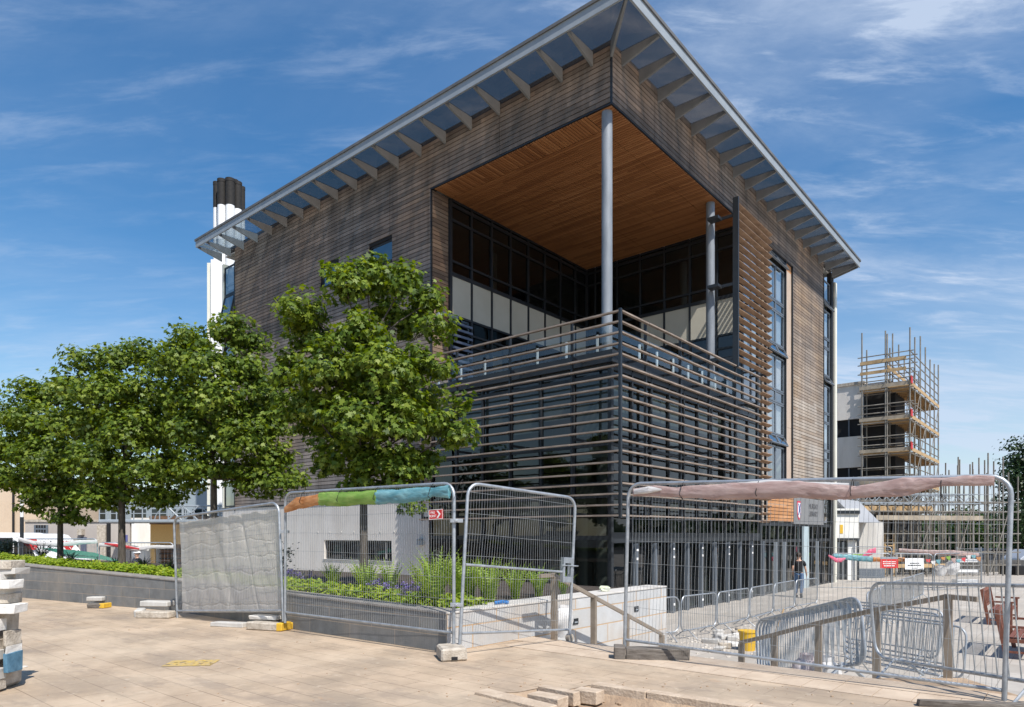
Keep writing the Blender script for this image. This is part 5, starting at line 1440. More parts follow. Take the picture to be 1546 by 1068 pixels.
# grey low annex with the curved white wall and boarded opening
d=41; gx0=X(38,d); t=thing('grey_annex','long low grey annex with a rounded white corner behind the maples','building',(gx0,d,LOW))
w1=X(196,d)-gx0; hz=Z(788,d)-LOW
mb=MB(); mb.box(0,w1,0,8,0,hz); mb.box(w1*.98,w1+1.0,.3,8,0,hz+.25); mb.build('wall',M['grey_wall'],t)
mb=MB(); vs=[];n=14; R_=(X(231,d)-X(190,d))*.9; cx=w1+.1; h2=Z(783,d)-LOW
arc=[(cx+R_*1.1*math.sin(a),R_*.9-R_*.9*math.cos(a)) for a in [PI/2*i/n for i in range(n+1)]]
mb.prism([(cx,R_*3)]+[(cx,0)]+arc[1:]+[(cx+R_*1.1,R_*3)],h2); mb.build('rounded_wall',M['render_white'],t)
mb=MB(); mb.box(-.1,w1+.3,-.08,.3,hz,hz+.12); mb.build('coping',M['conc_foot'],t)
def rel(px,py): return (X(px,d)-gx0, Z(py,d)-LOW)
mb=MB(); (a,b1_),(c_,d1_)=rel(52,807),rel(73,793); mb.box(a,c_,-.05,.02,b1_,d1_); o=mb.build('window',M['frame_blue'],t)
mb=MB()
for i in range(4):
    for j in range(2): mb.box(a+.12+i*(c_-a-.2)/4,a+.12+(i+.72)*(c_-a-.2)/4,-.06,-.051,b1_+.1+j*.28,b1_+.28+j*.28)
mb.build('pane',M['backing'],o)
mb=MB(); (a,b_),(c_,e_)=rel(188,818),rel(193,808); mb.box(a,c_,-.03,.0,b_,e_); mb.build('notice',mk('blue notice',(.10,.11,.28),rough=.6),t)
mb=MB(); (a,b_),(c_,e_)=rel(122,830),rel(131,811); mb.box(a,c_,-.04,.0,b_-.9,e_); mb.build('door',mk('slate blue door',(.10,.11,.16),rough=.5),t)
mb=MB(); (a,b_),(c_,e_)=rel(121,808),rel(128,799); mb.box(a,c_,-.3,-.02,b_,e_); mb.build('wall_lantern',M['conc_foot'],t)
# boarded opening
d=40.0; t=thing('boarded_bay','bay boarded with yellow chipboard beside the rounded white wall','building',(X(227,d),d,LOW)); 
def rel2(px,py): return (X(px,d)-X(227,d), Z(py,d)-LOW)
(c_,e_)=rel2(330,792); a1=rel2(234,822); 
mb=MB(); mb.box(0,a1[0],0,.1,0,e_); mb.box(a1[0],c_,0,.1,a1[1],e_); mb.build('chipboard',M['osb'],t)
mb=MB(); mb.box(0,c_,.1,6,e_,e_+.35); mb.box(a1[0],c_,.6,.7,0,a1[1]); mb.box(0,c_,-.1,.1,e_,e_+.5); mb.build('rusty_beam',mk('rusty beam',(.09,.05,.03),(.20,.11,.06),scale=4,rough=.9),t)
mb=MB()
for k in range(6): mb.box(a1[0],c_,.5,.55,.2+k*.28,.26+k*.28)
mb.build('shutter_slat',M['frame'],t)
# steel walkway
d=38.5; t=thing('steel_walkway','pale steel walkway with railings above the chipboard','walkway',(X(150,d),d,0))
def rw_(px): return X(px,d)-X(150,d)
mb=MB(); zb,zt_=Z(787,d),Z(764,d); L=rw_(345)
mb.tube([(0,0,zb),(L,0,zb)],.09,6); mb.tube([(0,0,zt_),(L,0,zt_)],.05,6); mb.tube([(0,0,(zb+zt_)/2),(L,0,(zb+zt_)/2)],.025,5)
n=15
for i in range(n+1): mb.tube([(L*i/n,0,zb),(L*i/n,0,zt_)],.035,5)
xx=rw_(276)
for s in (-1,1): mb.tube([(xx,0,zt_),(xx+s*.9,0,zb)],.05,5); mb.tube([(xx,0,zb),(xx+s*.9,0,zt_)],.05,5)
mb.tube([(xx,0,zb-3),(xx,0,zt_+.6)],.07,6)
for s in (-1,1): mb.tube([(xx+s*.5,0,zt_)]+[(xx+s*(.5+1.1*math.sin(a)),0,zb+(zt_-zb)*math.cos(a)) for a in (.3,.6,.9,1.2,1.55)],.03,5)
mb.build('truss',M['white_paint'] if 0 else M['fascia'],t)
mb=MB(); mb.box(0,L,.1,1.6,zb-.1,zb); mb.build('deck',M['frame_blue'],t)
# blue grey clad building
d=52; t=bbox_thing('grey_clad_building','blue grey clad building glimpsed over the walkway','building',X(68,d),X(352,d),d,d+10,LOW,Z(738,d),mk('blue grey cladding',(.26,.31,.34),(.30,.35,.38),scale=.3,rough=.5))
mb=MB()
for i in range(9): mb.box(.4+i*1.55,1.5+i*1.55,-.03,.05,Z(787,d)-LOW,Z(769,d)-LOW)
for i in range(3): mb.box(.5+i*1.1,1.4+i*1.1,-.03,.05,Z(764,d)-LOW,Z(745,d)-LOW)
mb.build('window',M['glass'],t)
# flues
d=42; cxm=X(346,d); t=thing('flue_stack','cluster of white flues with sooty black tops rising behind the building','chimney',(cxm,d,LOW),0)
def flue(px,dy,ytop,yblk,w,seedz=0):
    x=X(px,d+dy)-cxm; r=w/F*d/2
    zt=Z(ytop,d+dy); zb=Z(yblk,d+dy); mb=MB(); mb.tube([(x,dy,0),(x,dy,zb-LOW)],r*.96,20); o=mb.build('flue',M['white_paint'],t,smooth=True)
    mb=MB(); mb.tube([(x,dy,zb-LOW+.002),(x,dy,zt-LOW)],r,20); mb.tube([(x,dy,zt-LOW-.15),(x,dy,zt-LOW+.05)],r*1.05,20); mb.build('black_top',M['black'],o,smooth=True)
flue(327,.55,277,315,10); flue(335,.0,273,311,13); flue(347.5,-.12,272,311,13.5); flue(359,.25,277,317,12); flue(366,.85,284,324,8); flue(341,1.1,274,311,12); flue(354,1.1,274,311,12)
mb=MB(); x=X(324,d)-cxm; mb.box(x-.42,x+.36,-.1,.9,0,Z(398,d)-LOW)
mb.build('flue_casing',M['cream'],t)
mb=MB(); mb.prism([(x-.05,-.42),(x+.5,-.42),(x+.72,-.1),(x-.2,-.1)],Z(396,d)-LOW); mb.build('flue_cladding',M['white_paint'],t)
# lamp post
d=28; t=thing('lamp_post','slim white post with a dark lower sleeve behind the planter','post',(X(33,d),d,LOW))
mb=MB(); mb.tube([(0,0,Z(781,d)-LOW),(0,0,Z(640,d)-LOW)],.062,12); mb.build('pole',M['white_paint'],t,smooth=True)
mb=MB(); mb.tube([(0,0,0),(0,0,Z(781,d)-LOW)],.07,12); mb.build('sleeve',M['frame'],t,smooth=True)
mb=MB(); mb.tube([(0,0,Z(640,d)-LOW),(.25,0,Z(636,d)-LOW)],.03,8); mb.box(.2,.7,-.1,.1,Z(638,d)-LOW,Z(636,d)-LOW+.06); mb.build('lamp_head',M['frame'],t)
# second post by the second maple
d=33; t=thing('gate_pillar','pale square pillar with a dark post on the annex forecourt','post',(X(153,d),d,LOW)); mb=MB(); mb.box(-.22,.2,0,.4,0,Z(793,d)-LOW); mb.build('pillar',M['conc_foot'],t); mb=MB(); mb.box(.22,.34,.05,.2,0,Z(790,d)-LOW); mb.build('dark_post',M['backing'],t)
# vans
def van(px0,px1,d,ytop,label,text,tx,rz=0):
    t=thing('delivery_van',label,'van',(X(px0,d),d,LOW),rz,'white vans parked by the annex'); L=X(px1,d)-X(px0,d); H=Z(ytop,d)-LOW
    prof=[(0,.35),(L-.15,.35),(L,.6),(L-.02,1.15),(L-.9,1.35),(L-1.45,H-.35),(L-1.75,H-.08),(L-2.1,H),(.1,H),(0,H-.1)]
    vs=[(x,0,z) for x,z in prof]+[(x,2.0,z) for x,z in prof]; n=len(prof)
    mb=MB(); mb.add(vs,[tuple(range(n)),tuple(range(n,2*n))[::-1]]+[(i,n+i,n+(i+1)%n,(i+1)%n) for i in range(n)]); mb.build('body',M['white_paint'],t,bevel=.05)
    for x in (.95,L-.95):
        mb=MB(); mb.tube([(x,-.03,.34),(x,.2,.34)],.34,18); o=mb.build('wheel',M['backing'],t,smooth=True)
        mb=MB(); mb.tube([(x,-.045,.34),(x,-.031,.34)],.18,14); mb.build('rim',M['steel_dull'],o)
    mb=MB(); mb.prism([(L-1.30,H-.45),(L-.95,1.42),(L-2.0,1.42),(L-2.0,H-.45)][::-1],.015,Matrix.Translation((0,-.012+.0,0))@STAND); mb.build('side_window',M['glass'],t)
    mb=MB(); mb.box(.1,L-1.9,-.02,-.004,H-.42,H-.39); mb.box(.05,L-1.0,-.02,-.004,.95,.99); mb.build('side_rib',M['fascia'],t)
    mb=MB(); mb.box(L-.35,L-.02,.1,.35,.8,1.0); mb.box(L-.3,L+.0,1.65,1.9,.8,1.0); mb.build('headlight',M['glass_clear'],t)
    return t,L,H
t,L,H=van(-62,84,33,804.5,'long white van with a red emblem and dark lettering, nearer of the two','',0)
def rel3(px,py,d): return (X(px,d)-X(-62,d), Z(py,d)-LOW)
a=rel3(63,824,33); textmesh('van_lettering','AIN',.62,M['black'],Matrix.Translation((a[0],-.022,a[1]))@STAND,t,depth=.003)
def emblem(px,py,d,base,t,s):
    a=(X(px,d)-X(base,d),Z(py,d)-LOW)
    mb=MB()
    mb.prism([(-s,.6*s),(-.2*s,.6*s),(.9*s,-.6*s),(.2*s,-.6*s)][::-1],.004,Matrix.Translation((a[0],-.022,a[1]))@STAND)
    mb.prism([(.0,.6*s),(.9*s,.6*s),(1.1*s,0),(.9*s,-.5*s)][::-1],.004,Matrix.Translation((a[0],-.028,a[1]))@STAND)
    mb.build('emblem',M['red'],t)
emblem(43,822,33,-62,t,.45)
mb=MB(); mb.box(.3,.3+X(17,33)-X(-55,33),-.025,-.003,.6,H-.25); mb.build('open_load_door',M['backing'],t)
t,L,H=van(20,116,37,806,'second white van parked beyond, its lettering right of the leftmost trunk','',0)
t.rotation_euler=(0,0,0)
a=(X(108,37)-X(20,37),Z(824.5,37)-LOW); textmesh('van_lettering','AIN\nNDI',.5,M['frame'],Matrix.Translation((a[0]-.0,-.022,a[1]-.15))@STAND,t,depth=.003); emblem(99,824,37,20,t,.4)
# banners and sheets on the far left fences
BGl='rolled banners on the fences behind the planter'
def far_roll(name,label,pts,rad,m,seed,cat='banner',group=BGl):
    o0=Vector(pts[0]); mb=roll('r','',None,[tuple(Vector(p)-o0) for p in pts],rad,m,seed); o=mb.build(name,m,None,smooth=True); o.location=o0; tag(o,label,cat,group); return o
d=25; far_roll('rolled_banner','plain white roll left of the leftmost maple trunk',[at(28,814,d),at(50,820,d),at(90,823,d),at(120,819,d),at(147,818,d)],[.07,.08,.08,.08,.06],fw_,21)
far_roll('rolled_banner','white roll with a red edge between the second maple and the sheeted panel',[at(150,823,24),at(175,823,24),at(205,830,24),at(230,826,24),at(262,826,24)],[.06,.07,.08,.06,.06],fw_,22)
far_roll('rolled_banner','thin red edge showing on the white roll by the second maple',[at(158,821,23.9),at(185,825,23.9),at(210,829,23.9)],[.03,.06,.03],fr_m,23)
def far_panel(px0,px1,d0,d1,zb,label,group,seed,H=1.95):
    a=at(px0,0,d0); b=at(px1,0,d1); a.z=zb; b.z=zb
    return site_panel(a,b,H,label,group,seed,pitch=.12,rowsz=.33,thin=.003,bot=.15)
FGp='mesh site fence panels beyond the planter'
far_panel(28,147,25.1,25.1,Z(818,25)-1.95+.1,'mesh fence panel behind the leftmost maple trunk',FGp,31)
far_panel(150,262,24.1,24.1,Z(824,24)-1.95+.1,'mesh fence panel behind the second maple trunk',FGp,32)
mb=MB(); v=[at(60,829,24),at(120,832,24),at(140,841,24),at(60,841,24)]; o0=v[0].copy(); 
mb=MB(); nn=16
for j in range(5):
    for i in range(nn+1):
        p=at(60+82*i/nn,825+ (3+9*(i/nn)**1.5)*.8+ j*4.6,24); p.y+= .5*j+.15*noise.noise(Vector((i*.7,j,0))); mb.v.append(tuple(p-o0))
for j in range(4):
    for i in range(nn): a=j*(nn+1)+i; mb.f.append((a,a+1,a+nn+2,a+nn+1))
o=mb.build('green_tarpaulin',fabric('mint tarpaulin',(.10,.50,.36),(.20,.62,.47)),None,smooth=True); o.location=o0; tag(o,'mint green tarpaulin draped low in front of the white vans','tarpaulin')
# orange plastic barriers glimpsed
mb=MB()
for i,px in enumerate((134,148,158)):
    p=at(px,834,30); 
    o=MB().rbox(0,0,0,.55,.2,.75,random.Random(i),j=.01,b=.1).build('orange_barrier',fo); o.location=(p.x,30,LOW+.0); o.scale=(1,1,1); p2=p; o.location.z=LOW; tag(o,['orange plastic barrier left of the pale pillar','orange plastic barrier beside the pale pillar','orange plastic barrier right of the pale pillar'][i],'barrier','orange plastic barriers on the annex forecourt')
# red curved seats outside the white base wall and inside the corner glass
def curved_seat(px0,px1,pytop,d,label,zb=LOW,group='red curved seats'):
    t=thing('curved_seat',label,'seat',(X((px0+px1)/2,d),d,zb),0,group); wdt=(X(px1,d)-X(px0,d)); top=Z(pytop,d)-zb
    mb=MB(); n=14; vs=[]
    for i in range(n+1):
        f=i/n*2-1; x=f*wdt/2; h=top*(1-.18*f*f) ; y=.35*f*f
        vs+= [(x,y,.12),(x,y,h),(x,y+.12,h),(x,y+.12,.12)]
    fs=[]
    for i in range(n):
        for k in range(4): fs.append((i*4+k,i*4+(k+1)%4,(i+1)*4+(k+1)%4,(i+1)*4+k))
    fs+=[(0,3,2,1),(n*4,n*4+1,n*4+2,n*4+3)]
    mb.add(vs,fs); mb.build('backrest',M['red'],t,smooth=True)
    mb=MB(); mb.prism([(wdt*.48*math.cos(a),-.1-.45*math.sin(a)) for a in [PI*i/10 for i in range(11)]][::-1],.45); mb.build('seat',M['red'],t)
curved_seat(491,547,866,22.0,'red curved seat outside, in front of the white base wall',zb=LOW)
curved_seat(743,795,853,23.2,'red curved seat inside the corner glass, seen through the gate panel')
# ================================================================ right background
# cream and white low block at the end of the main building
d=37.5
t=thing('white_service_block','low white rendered block with a dark door right of the timber building','building',(X(1257,d),d,LOW),0); bx0=X(1257,d)
def rb_(px,py): return (X(px,d)-bx0, Z(py,d)-LOW)
w_,h_=rb_(1297,768)
mb=MB(); wall_with_holes(mb,'y',0,w_,0,h_,0,.3,[(rb_(1263,0)[0],rb_(1280,0)[0],.0,rb_(0,816)[1])]); mb.box(0,w_,4,4.3,0,h_); mb.box(w_-.2,w_,.3,4,0,h_); mb.build('wall',M['render_white'],t)
mb=MB(); a=rb_(1263,816); b=rb_(1280,0); mb.box(a[0],a[0]+.1,.1,.2,0,a[1]); mb.box(b[0]-.1,b[0],.1,.2,0,a[1]); mb.box(a[0]+.1,b[0]-.1,.1,.2,a[1]-.1,a[1]); mb.box((a[0]+b[0])/2-.04,(a[0]+b[0])/2+.04,.1,.2,0,a[1]-.1)
o=mb.build('door',M['frame'],t); mb=MB(); mb.quad((a[0],.15,0),(b[0],.15,0),(b[0],.15,a[1]),(a[0],.15,a[1])); mb.build('pane',M['glass_sky'],o)
mb=MB(); mb.box(a[0]-.1,b[0]+.5,-.25,-.02,a[1]+.02,a[1]+.12); mb.box(b[0]+.4,b[0]+.5,-.25,-.15,0,a[1]+.02); mb.build('door_surround',M['frame'],t)
a=rb_(1270,803); mb=MB(); mb.box(a[0]-.09,a[0]+.09,-.02,-.003,a[1]-.1,a[1]+.38); mb.build('yellow_notice',M['yellow'],t)
mb=MB(); a=rb_(1263,772); c_=rb_(1297,776); mb.box(a[0],c_[0],-.12,-.003,c_[1],c_[1]+.18); mb.build('ledge',M['frame'],t)
mb=MB(); a=rb_(1268,751); c_=rb_(1326,789)
zr0,zr1=rb_(0,742)[1],rb_(0,789)[1]
pA4=[rb_(1261,752),rb_(1297,757),rb_(1329,789),rb_(1297.5,789)]
mb.add([(p_[0],.02,p_[1]) for p_ in pA4]+[(p_[0],3.5,p_[1]) for p_ in pA4],[(0,1,2,3),(7,6,5,4),(0,4,5,1),(1,5,6,2),(2,6,7,3),(3,7,4,0)])
mb.build('sloping_roof',mk('pale zinc roof',(.42,.44,.48),(.50,.52,.56),scale=.7,rough=.5),t)
# concrete curved wall
d=39; t=thing('concrete_drum','board marked pale concrete wall with a rounded corner right of the white block','wall',(X(1300,d),d,LOW)); w_=X(1347,d)-X(1300,d); h_=Z(788,d)-LOW
n=10; arc=[(w_-1.2+1.2*math.sin(a),1.2-1.2*math.cos(a)) for a in [PI/2*i/n for i in range(n+1)]]
mb=MB(); mb.prism([(-.8,2.5),(-.8,0)]+arc+[(w_,2.5)],h_); mb.build('wall',M['concrete'],t)
mb=MB(); mb.prism([(-.9,2.5),(-.9,-.06)]+[(x+.05,y-.06) for x,y in arc]+[(w_+.05,2.5)],.55); mb.build('dark_base',M['frame_blue'],t)
# scaffolded concrete building
SC=thing('concrete_block','cream concrete block with dark ribbon windows behind the scaffold','building',(24.5,42.0,LOW),BANG)
# local x along dR, y along dL ; corner at origin
hT=Z(582,45.5)-LOW
mb=MB(); SX,SY=4.6,12
zs_=[0,Z(722,44.3)-LOW,Z(703,44.3)-LOW,Z(655,44.3)-LOW,Z(628,44.3)-LOW,hT]
mb.box(1.6,SX,1.3,SY,0,zs_[1]); mb.box(1.6,SX,1.3,SY,zs_[2],zs_[3]); mb.box(1.6,SX,1.3,SY,zs_[4],zs_[5]); mb.build('wall',M['render'],SC)
mb=MB(); mb.box(1.75,SX-.1,1.45,SY-.1,zs_[1]-.02,zs_[2]+.02); mb.box(1.75,SX-.1,1.45,SY-.1,zs_[3]-.02,zs_[4]+.02); mb.box(1.35,1.6,1.05,2.9,1.5,hT-.5); mb.box(1.6,4.4,1.1,1.3,1.5,hT-.5); mb.build('ribbon_window',M['backing'],SC)  # last two boxes: near-black sheets standing in for the dark inside the scaffold
mb=MB()
for k in range(14):
    for (a,b) in ((zs_[1],zs_[2]),(zs_[3],zs_[4])): mb.box(1.66,1.74,1.6+k*.75,1.68+k*.75,a+.03,b-.03)
mb.build('window_bar',M['frame_blue'],SC)
mb=MB(); mb.box(1.5,4.7,2.9,12.1,hT,hT+.2); mb.build('roof',M['conc_foot'],SC)
# scaffold tower: grid of standards, ledgers, boards
T=thing('scaffold_tower','tall tube scaffold with timber decks wrapped round the concrete block','scaffold',(24.5,42.0,LOW),BANG)
rr=random.Random(12)
zd=[Z(y,42)-LOW for y in (729,680.5,631,581)]
xs_=[0,1.55,3.4,5.2,7.0,8.7,10.4]
ztop=[Z(484,42)-LOW]
std=MB(); led=MB()
for i,x in enumerate(xs_):
    for y in (0,1.25): std.tube([(x,y,0),(x,y,ztop[0]-rr.uniform(.0,.9)-(.06*x))],.045,6)
for y in (1.35,2.7):
    for x in (0,1.25): std.tube([(x,y,0),(x,y,ztop[0]-rr.uniform(.2,1.3))],.045,6)
std.build('standard',M['scaf'],T)
zl_=[]
for z in zd: zl_+= [z-.12,z+.5,z+1.02]
zl_+= [zd[-1]+1.6,zd[-1]+2.1, zd[0]-1.9, zd[0]-1.0,zd[0]-3,.6,1.8]
for z in zl_:
    for y in (0,1.25): led.tube([(-.2,y,z),(10.6,y,z)],.036,5)
    for x in (0,1.25): led.tube([(x,-.2,z),(x,2.95,z)],.036,5)
for i in range(len(xs_)-1):
    for k in range(3):
        if (i+k)%2: led.tube([(xs_[i],0,zd[k]),(xs_[i+1],0,zd[k+1])],.024,5)
led.build('ledger',M['scaf'],T)
for z in zd:
    mb=MB()
    for k in range(5): mb.box(-.1,10.5,.05+k*.235,.27+k*.235,z-.03,z+.012)
    for k in range(5): mb.box(.05+k*.235,.27+k*.235,1.28,2.85,z-.03,z+.012)
    mb.build('deck',M['plank'],T)
    mb=MB()
    for x in [.6*k for k in range(1,18)]: mb.box(x-.04,x+.04,.0,1.25,z-.11,z-.035)
    mb.build('transom',M['plank'],T)
    mb=MB(); mb.box(-.1,10.5,-.05,-.01,z+.02,z+.24); mb.build('toe_board',M['plank'],T)
    mb=MB(); mb.box(-.05,-.01,-.02,2.85,z+.02,z+.24); mb.build('toe_board',M['plank_grey'],T)
z=zd[-1]
mb=MB(); mb.box(-.06,-.02,.2,2.8,z+.95,z+1.15); mb.box(-.06,-.02,.2,2.8,z+1.6,z+1.8); mb.box(-.05,8.0,1.2,1.24,z+1.2,z+1.42); mb.build('guard_board',M['plank'],T)
mb=MB()
for k in range(3):
    zz0=zd[k]
    for s in (.9,1.3): mb.tube([(s,.4,zz0),(s+1.2,.4,zd[k+1]+.6)],.02,5)
    for q in range(8):
        f=q/8; mb.tube([(.9+1.2*f,.4,zz0+(zd[k+1]+.6-zz0)*f),(1.3+1.2*f,.4,zz0+(zd[k+1]+.6-zz0)*f)],.015,4)
mb.build('ladder',M['scaf'],T)
mb=MB()
for k in range(1,4): mb.box(-.12,.35,-.1,-.06,zd[k]+.1,zd[k]+.55)
mb.build('brick_guard',M['red'],T)
mb=MB(); mb.tube([(-.1,4.3,hT+.1),(-.5,4.5,hT+.7)],.03,6); mb.box(-.8,-.2,4.3,4.7,hT+.5,hT+.8); mb.build('floodlight',M['conc_foot'],T)
# lower scaffold running on to the right
T2=thing('low_scaffold','lower scaffold with a lattice beam roof and long deck at the right','scaffold',(X(1345,40),40,LOW),R(10))
mb=MB(); w_=8.6
zz_=[Z(855,40)-LOW,Z(835,40)-LOW,Z(820,40)-LOW,Z(806,40)-LOW,Z(784,40)-LOW,Z(772,40)-LOW,Z(757,40)-LOW]
xsb=[-1.8+1.05*i for i in range(11)]
for i,x in enumerate(xsb):
    for y in (0,.65,1.3,2.2,3.2): 
        mb.tube([(x,y,0),(x,y,zz_[-1]+rr.uniform(.1,.8)+(1.4 if x>4.0 else 0)+(.9 if i in (8,9) else 0))],.042,6)
for z in zz_:
    for y in (0,1.3,3.2): mb.tube([(-2.0,y,z),(w_+.3,y,z)],.034,5)
    for x in xsb[::2]: mb.tube([(x,0,z),(x,3.2,z)],.022,5)
for k in range(3): mb.tube([(1.5+k*2.6,-.05,.2),(3.0+k*2.6,-.05,zz_[-1])],.034,5)
mb.build('tube',M['scaf'],T2)
mb=MB()
for y in (-.1,.9,1.9):
    z0_,z1_=zz_[-1]-.1,zz_[-1]+.45
    mb.tube([(-3,y,z0_),(6,y,z0_)],.03,5); mb.tube([(-3,y,z1_),(6,y,z1_)],.03,5)
    for i in range(15): mb.tube([(-3+.6*i,y,z0_ if i%2 else z1_),(-2.4+.6*i,y,z1_ if i%2 else z0_)],.022,5)
mb.build('lattice_beam',M['fascia'],T2)
mb=MB(); 
for k in range(5): mb.box(-1.0,6.2,k*.24,.22+k*.24,zz_[4]-.04,zz_[4]); 
mb.box(-1.0,6.2,-.07,-.03,zz_[4]-.05,zz_[4]+.22); mb.build('deck',M['plank_grey'],T2)
mb=MB(); mb.box(-.2,3.8,-.06,-.02,zz_[0]-.1,zz_[0]+.12); mb.build('toe_board',M['plank'],T2)
mb=MB()
for k in range(6): mb.box(-.9,3.9,1.3+k*.3,1.56+k*.3,zz_[6]-.5,zz_[6]-.46)
mb.box(-.9,3.9,1.24,1.28,zz_[6]-.5,zz_[6]-.22); mb.build('upper_deck',M['plank'],T2)
mb=MB()
for x in (.3,.9): mb.box(x,x+.08,.9,1.0,0,zz_[3])
for k in range(5): mb.box(.3,.98,.92,.98,zz_[0]+.1+k*.35,zz_[0]+.16+k*.35)
mb.build('timber_strut',M['plank'],T2)
t=bbox_thing('undercroft_shade','undercroft of the concrete block behind the low scaffold, its shade painted black','building',X(1296,47),X(1392,47),47,55,LOW,Z(738,47),M['backing'])  # solid near-black box stands in for the shade under the block
mb=MB()
for i in range(3): mb.box(.3+i*.75,.5+i*.75,-.3,-.1,0,Z(785,47)-LOW)
mb.build('column',M['concrete'],t)
# far fence with banners and signs
FS='mesh site fence panels of the far enclosure'
fz=LOW-.10; d1=31.5
fp_=[(1253,31.8),(1287,31.6),(1357,30.8),(1412,30.2)]
pA_,_=far_panel(1256,1345,31.6,31.0,fz,'far fence panel with the teal roll, left of the red sign',FS,41,H=1.72)
pB_,_=far_panel(1348,1408,30.9,30.4,fz,'far fence panel carrying the white sign',FS,42,H=1.72)
pC_,_=far_panel(1411,1482,30.3,31.8,fz,'right hand far fence panel hung with bunting',FS,43,H=1.74)
pD_,_=far_panel(1286,1346,36.0,35.0,fz,'far fence panel of the second row with the bright pink roll',FS,44,H=1.95)
BR='rolled banners and bunting on the far enclosure'
far_roll('rolled_banner','teal roll on the far fence left of the red sign',[at(1258,840,31.3),at(1285,842,31.2),at(1317,845,31.0)],[.10,.13,.12],ft,51,group=BR)
far_roll('rolled_banner','bright pink sagging sheet at the left end of the far fence',[at(1251,839,31.2),at(1262,846,31.2),at(1270,846,31.2),at(1277,843,31.2)],[.04,.10,.09,.03],fpk,52,group=BR)
far_roll('rolled_banner','orange roll passing behind the red sign',[at(1318,845,31.1),at(1345,845,31.0),at(1366,845,30.9)],[.10,.10,.09],fo,53,group=BR)
far_roll('rolled_banner','bright pink bundle tied to the second fence row',[at(1302,841,34.8),at(1313,834,34.8),at(1322,831,34.8)],[.07,.17,.14],fpk,54,group=BR)
far_roll('rolled_banner','lime green and white bunting on the second fence row',[at(1286,838,34.9),at(1294,839,34.9),at(1303,838,34.9)],[.06,.10,.05],fg,55,group=BR)
far_roll('rolled_banner','pale pink sheet rolled along the top of the far enclosure',[at(1357,831,31.6),at(1400,834,31.3),at(1440,835,31.0),at(1478,838,31.5)],[.08,.10,.12,.08],fp,56,group=BR)
mb=MB(); cols=[fr_m,fw_,ft,fo,fg,fp,ft,fr_m,fw_,ft,fo]
for i in range(11):
    px=1398+i*7.6; yy=846+3*math.sin(i*1.3)-(i/11)*5
    a=at(px,yy,30.1); o=MB(); v=[(0,0,.03),(.20,.0,.05),(.16,-.02,-.10-.05*(i%3)),(.03,-.02,-.07)]; o.add([Vector(q) for q in v]+[Vector(q)+Vector((0,.03,0)) for q in v],[(0,1,2,3),(7,6,5,4),(0,4,5,1),(1,5,6,2),(2,6,7,3),(3,7,4,0)])
    ob=o.build('bunting_flag',cols[i]); ob.location=a; tag(ob,['red','white','teal','orange','green','dull pink','teal','red','white','teal','orange'][i]+' scrap of bunting, number %s from the white sign'%['one','two','three','four','five','six','seven','eight','nine','ten','eleven'][i],'bunting',BR)
def signboard(px0,py0,px1,py1,d,m,label,lines,lm):
    a=at(px0,py1,d); w_=(px1-px0)/F*d; h_=(py1-py0)/F*d
    mb=MB(); mb.box(0,w_,0,.015,0,h_); t=mb.build('site_sign',m); t.location=a; tag(t,label,'sign','site notices on the far fence')
    mb=MB()
    for (fx0,fx1,fz,fh) in lines:
        x=fx0*w_
        k=0
        while x<fx1*w_:
            l=[.10,.06,.13,.08][k%4]*.5; mb.box(x,min(x+l,fx1*w_),-.006,-.001,(fz-fh/2)*h_,(fz+fh/2)*h_); x+=l+.018; k+=1
    mb.build('small_print',lm,t); return t
s=signboard(1329,844.5,1356,858,30.6,M['red'],'red site notice with faded white print on the far fence',[(.15,.85,.72,.10),(.15,.85,.50,.10),(.2,.8,.26,.12)],M['white_paint'])
mb=MB(); mb.box(0,27/F*30.6,-.002,.015,13.8/F*30.6,17/F*30.6); mb.build('header',M['fascia'],s)
signboard(1366.5,843,1395,860,30.4,M['white_paint'],'pale grey white site notice right of the red one',[(.25,.75,.55,.09),(.15,.85,.36,.10),(.35,.65,.12,.06)],M['frame'])
# things behind the enclosure: pallet stack, white sacks
for i,(px,py,s_,l) in enumerate([(1437,858,.5,'crumpled white sack hanging inside the far enclosure'),(1420,860,.4,'smaller grey white sack inside the far enclosure'),(1373,876,.28,'white traffic cone like bag on the ground before the far enclosure')]):
    bag(px,py+8,31.5,Z(py+10,31.5),s_*.6,s_*1.3,poly if i!=2 else fw_,l,60+i)
t=thing('mesh_cage','grey mesh cage with shelves inside the far enclosure','cage',(X(1445,33),33,LOW)); mb=MB(); w_=1.15
for k in range(9): mb.tube([(0,0,.2+.2*k),(w_,0,.2+.2*k)],.012,4)
for x in (0,w_): mb.tube([(x,0,0),(x,0,1.9)],.025,6)
mb.build('frame',M['steel_dull'],t); mb=MB()
for k in range(3): mb.box(.05,w_-.05,.1,.5,.15+.5*k,.3+.5*k)
mb.build('shelf',M['white_paint'],t)
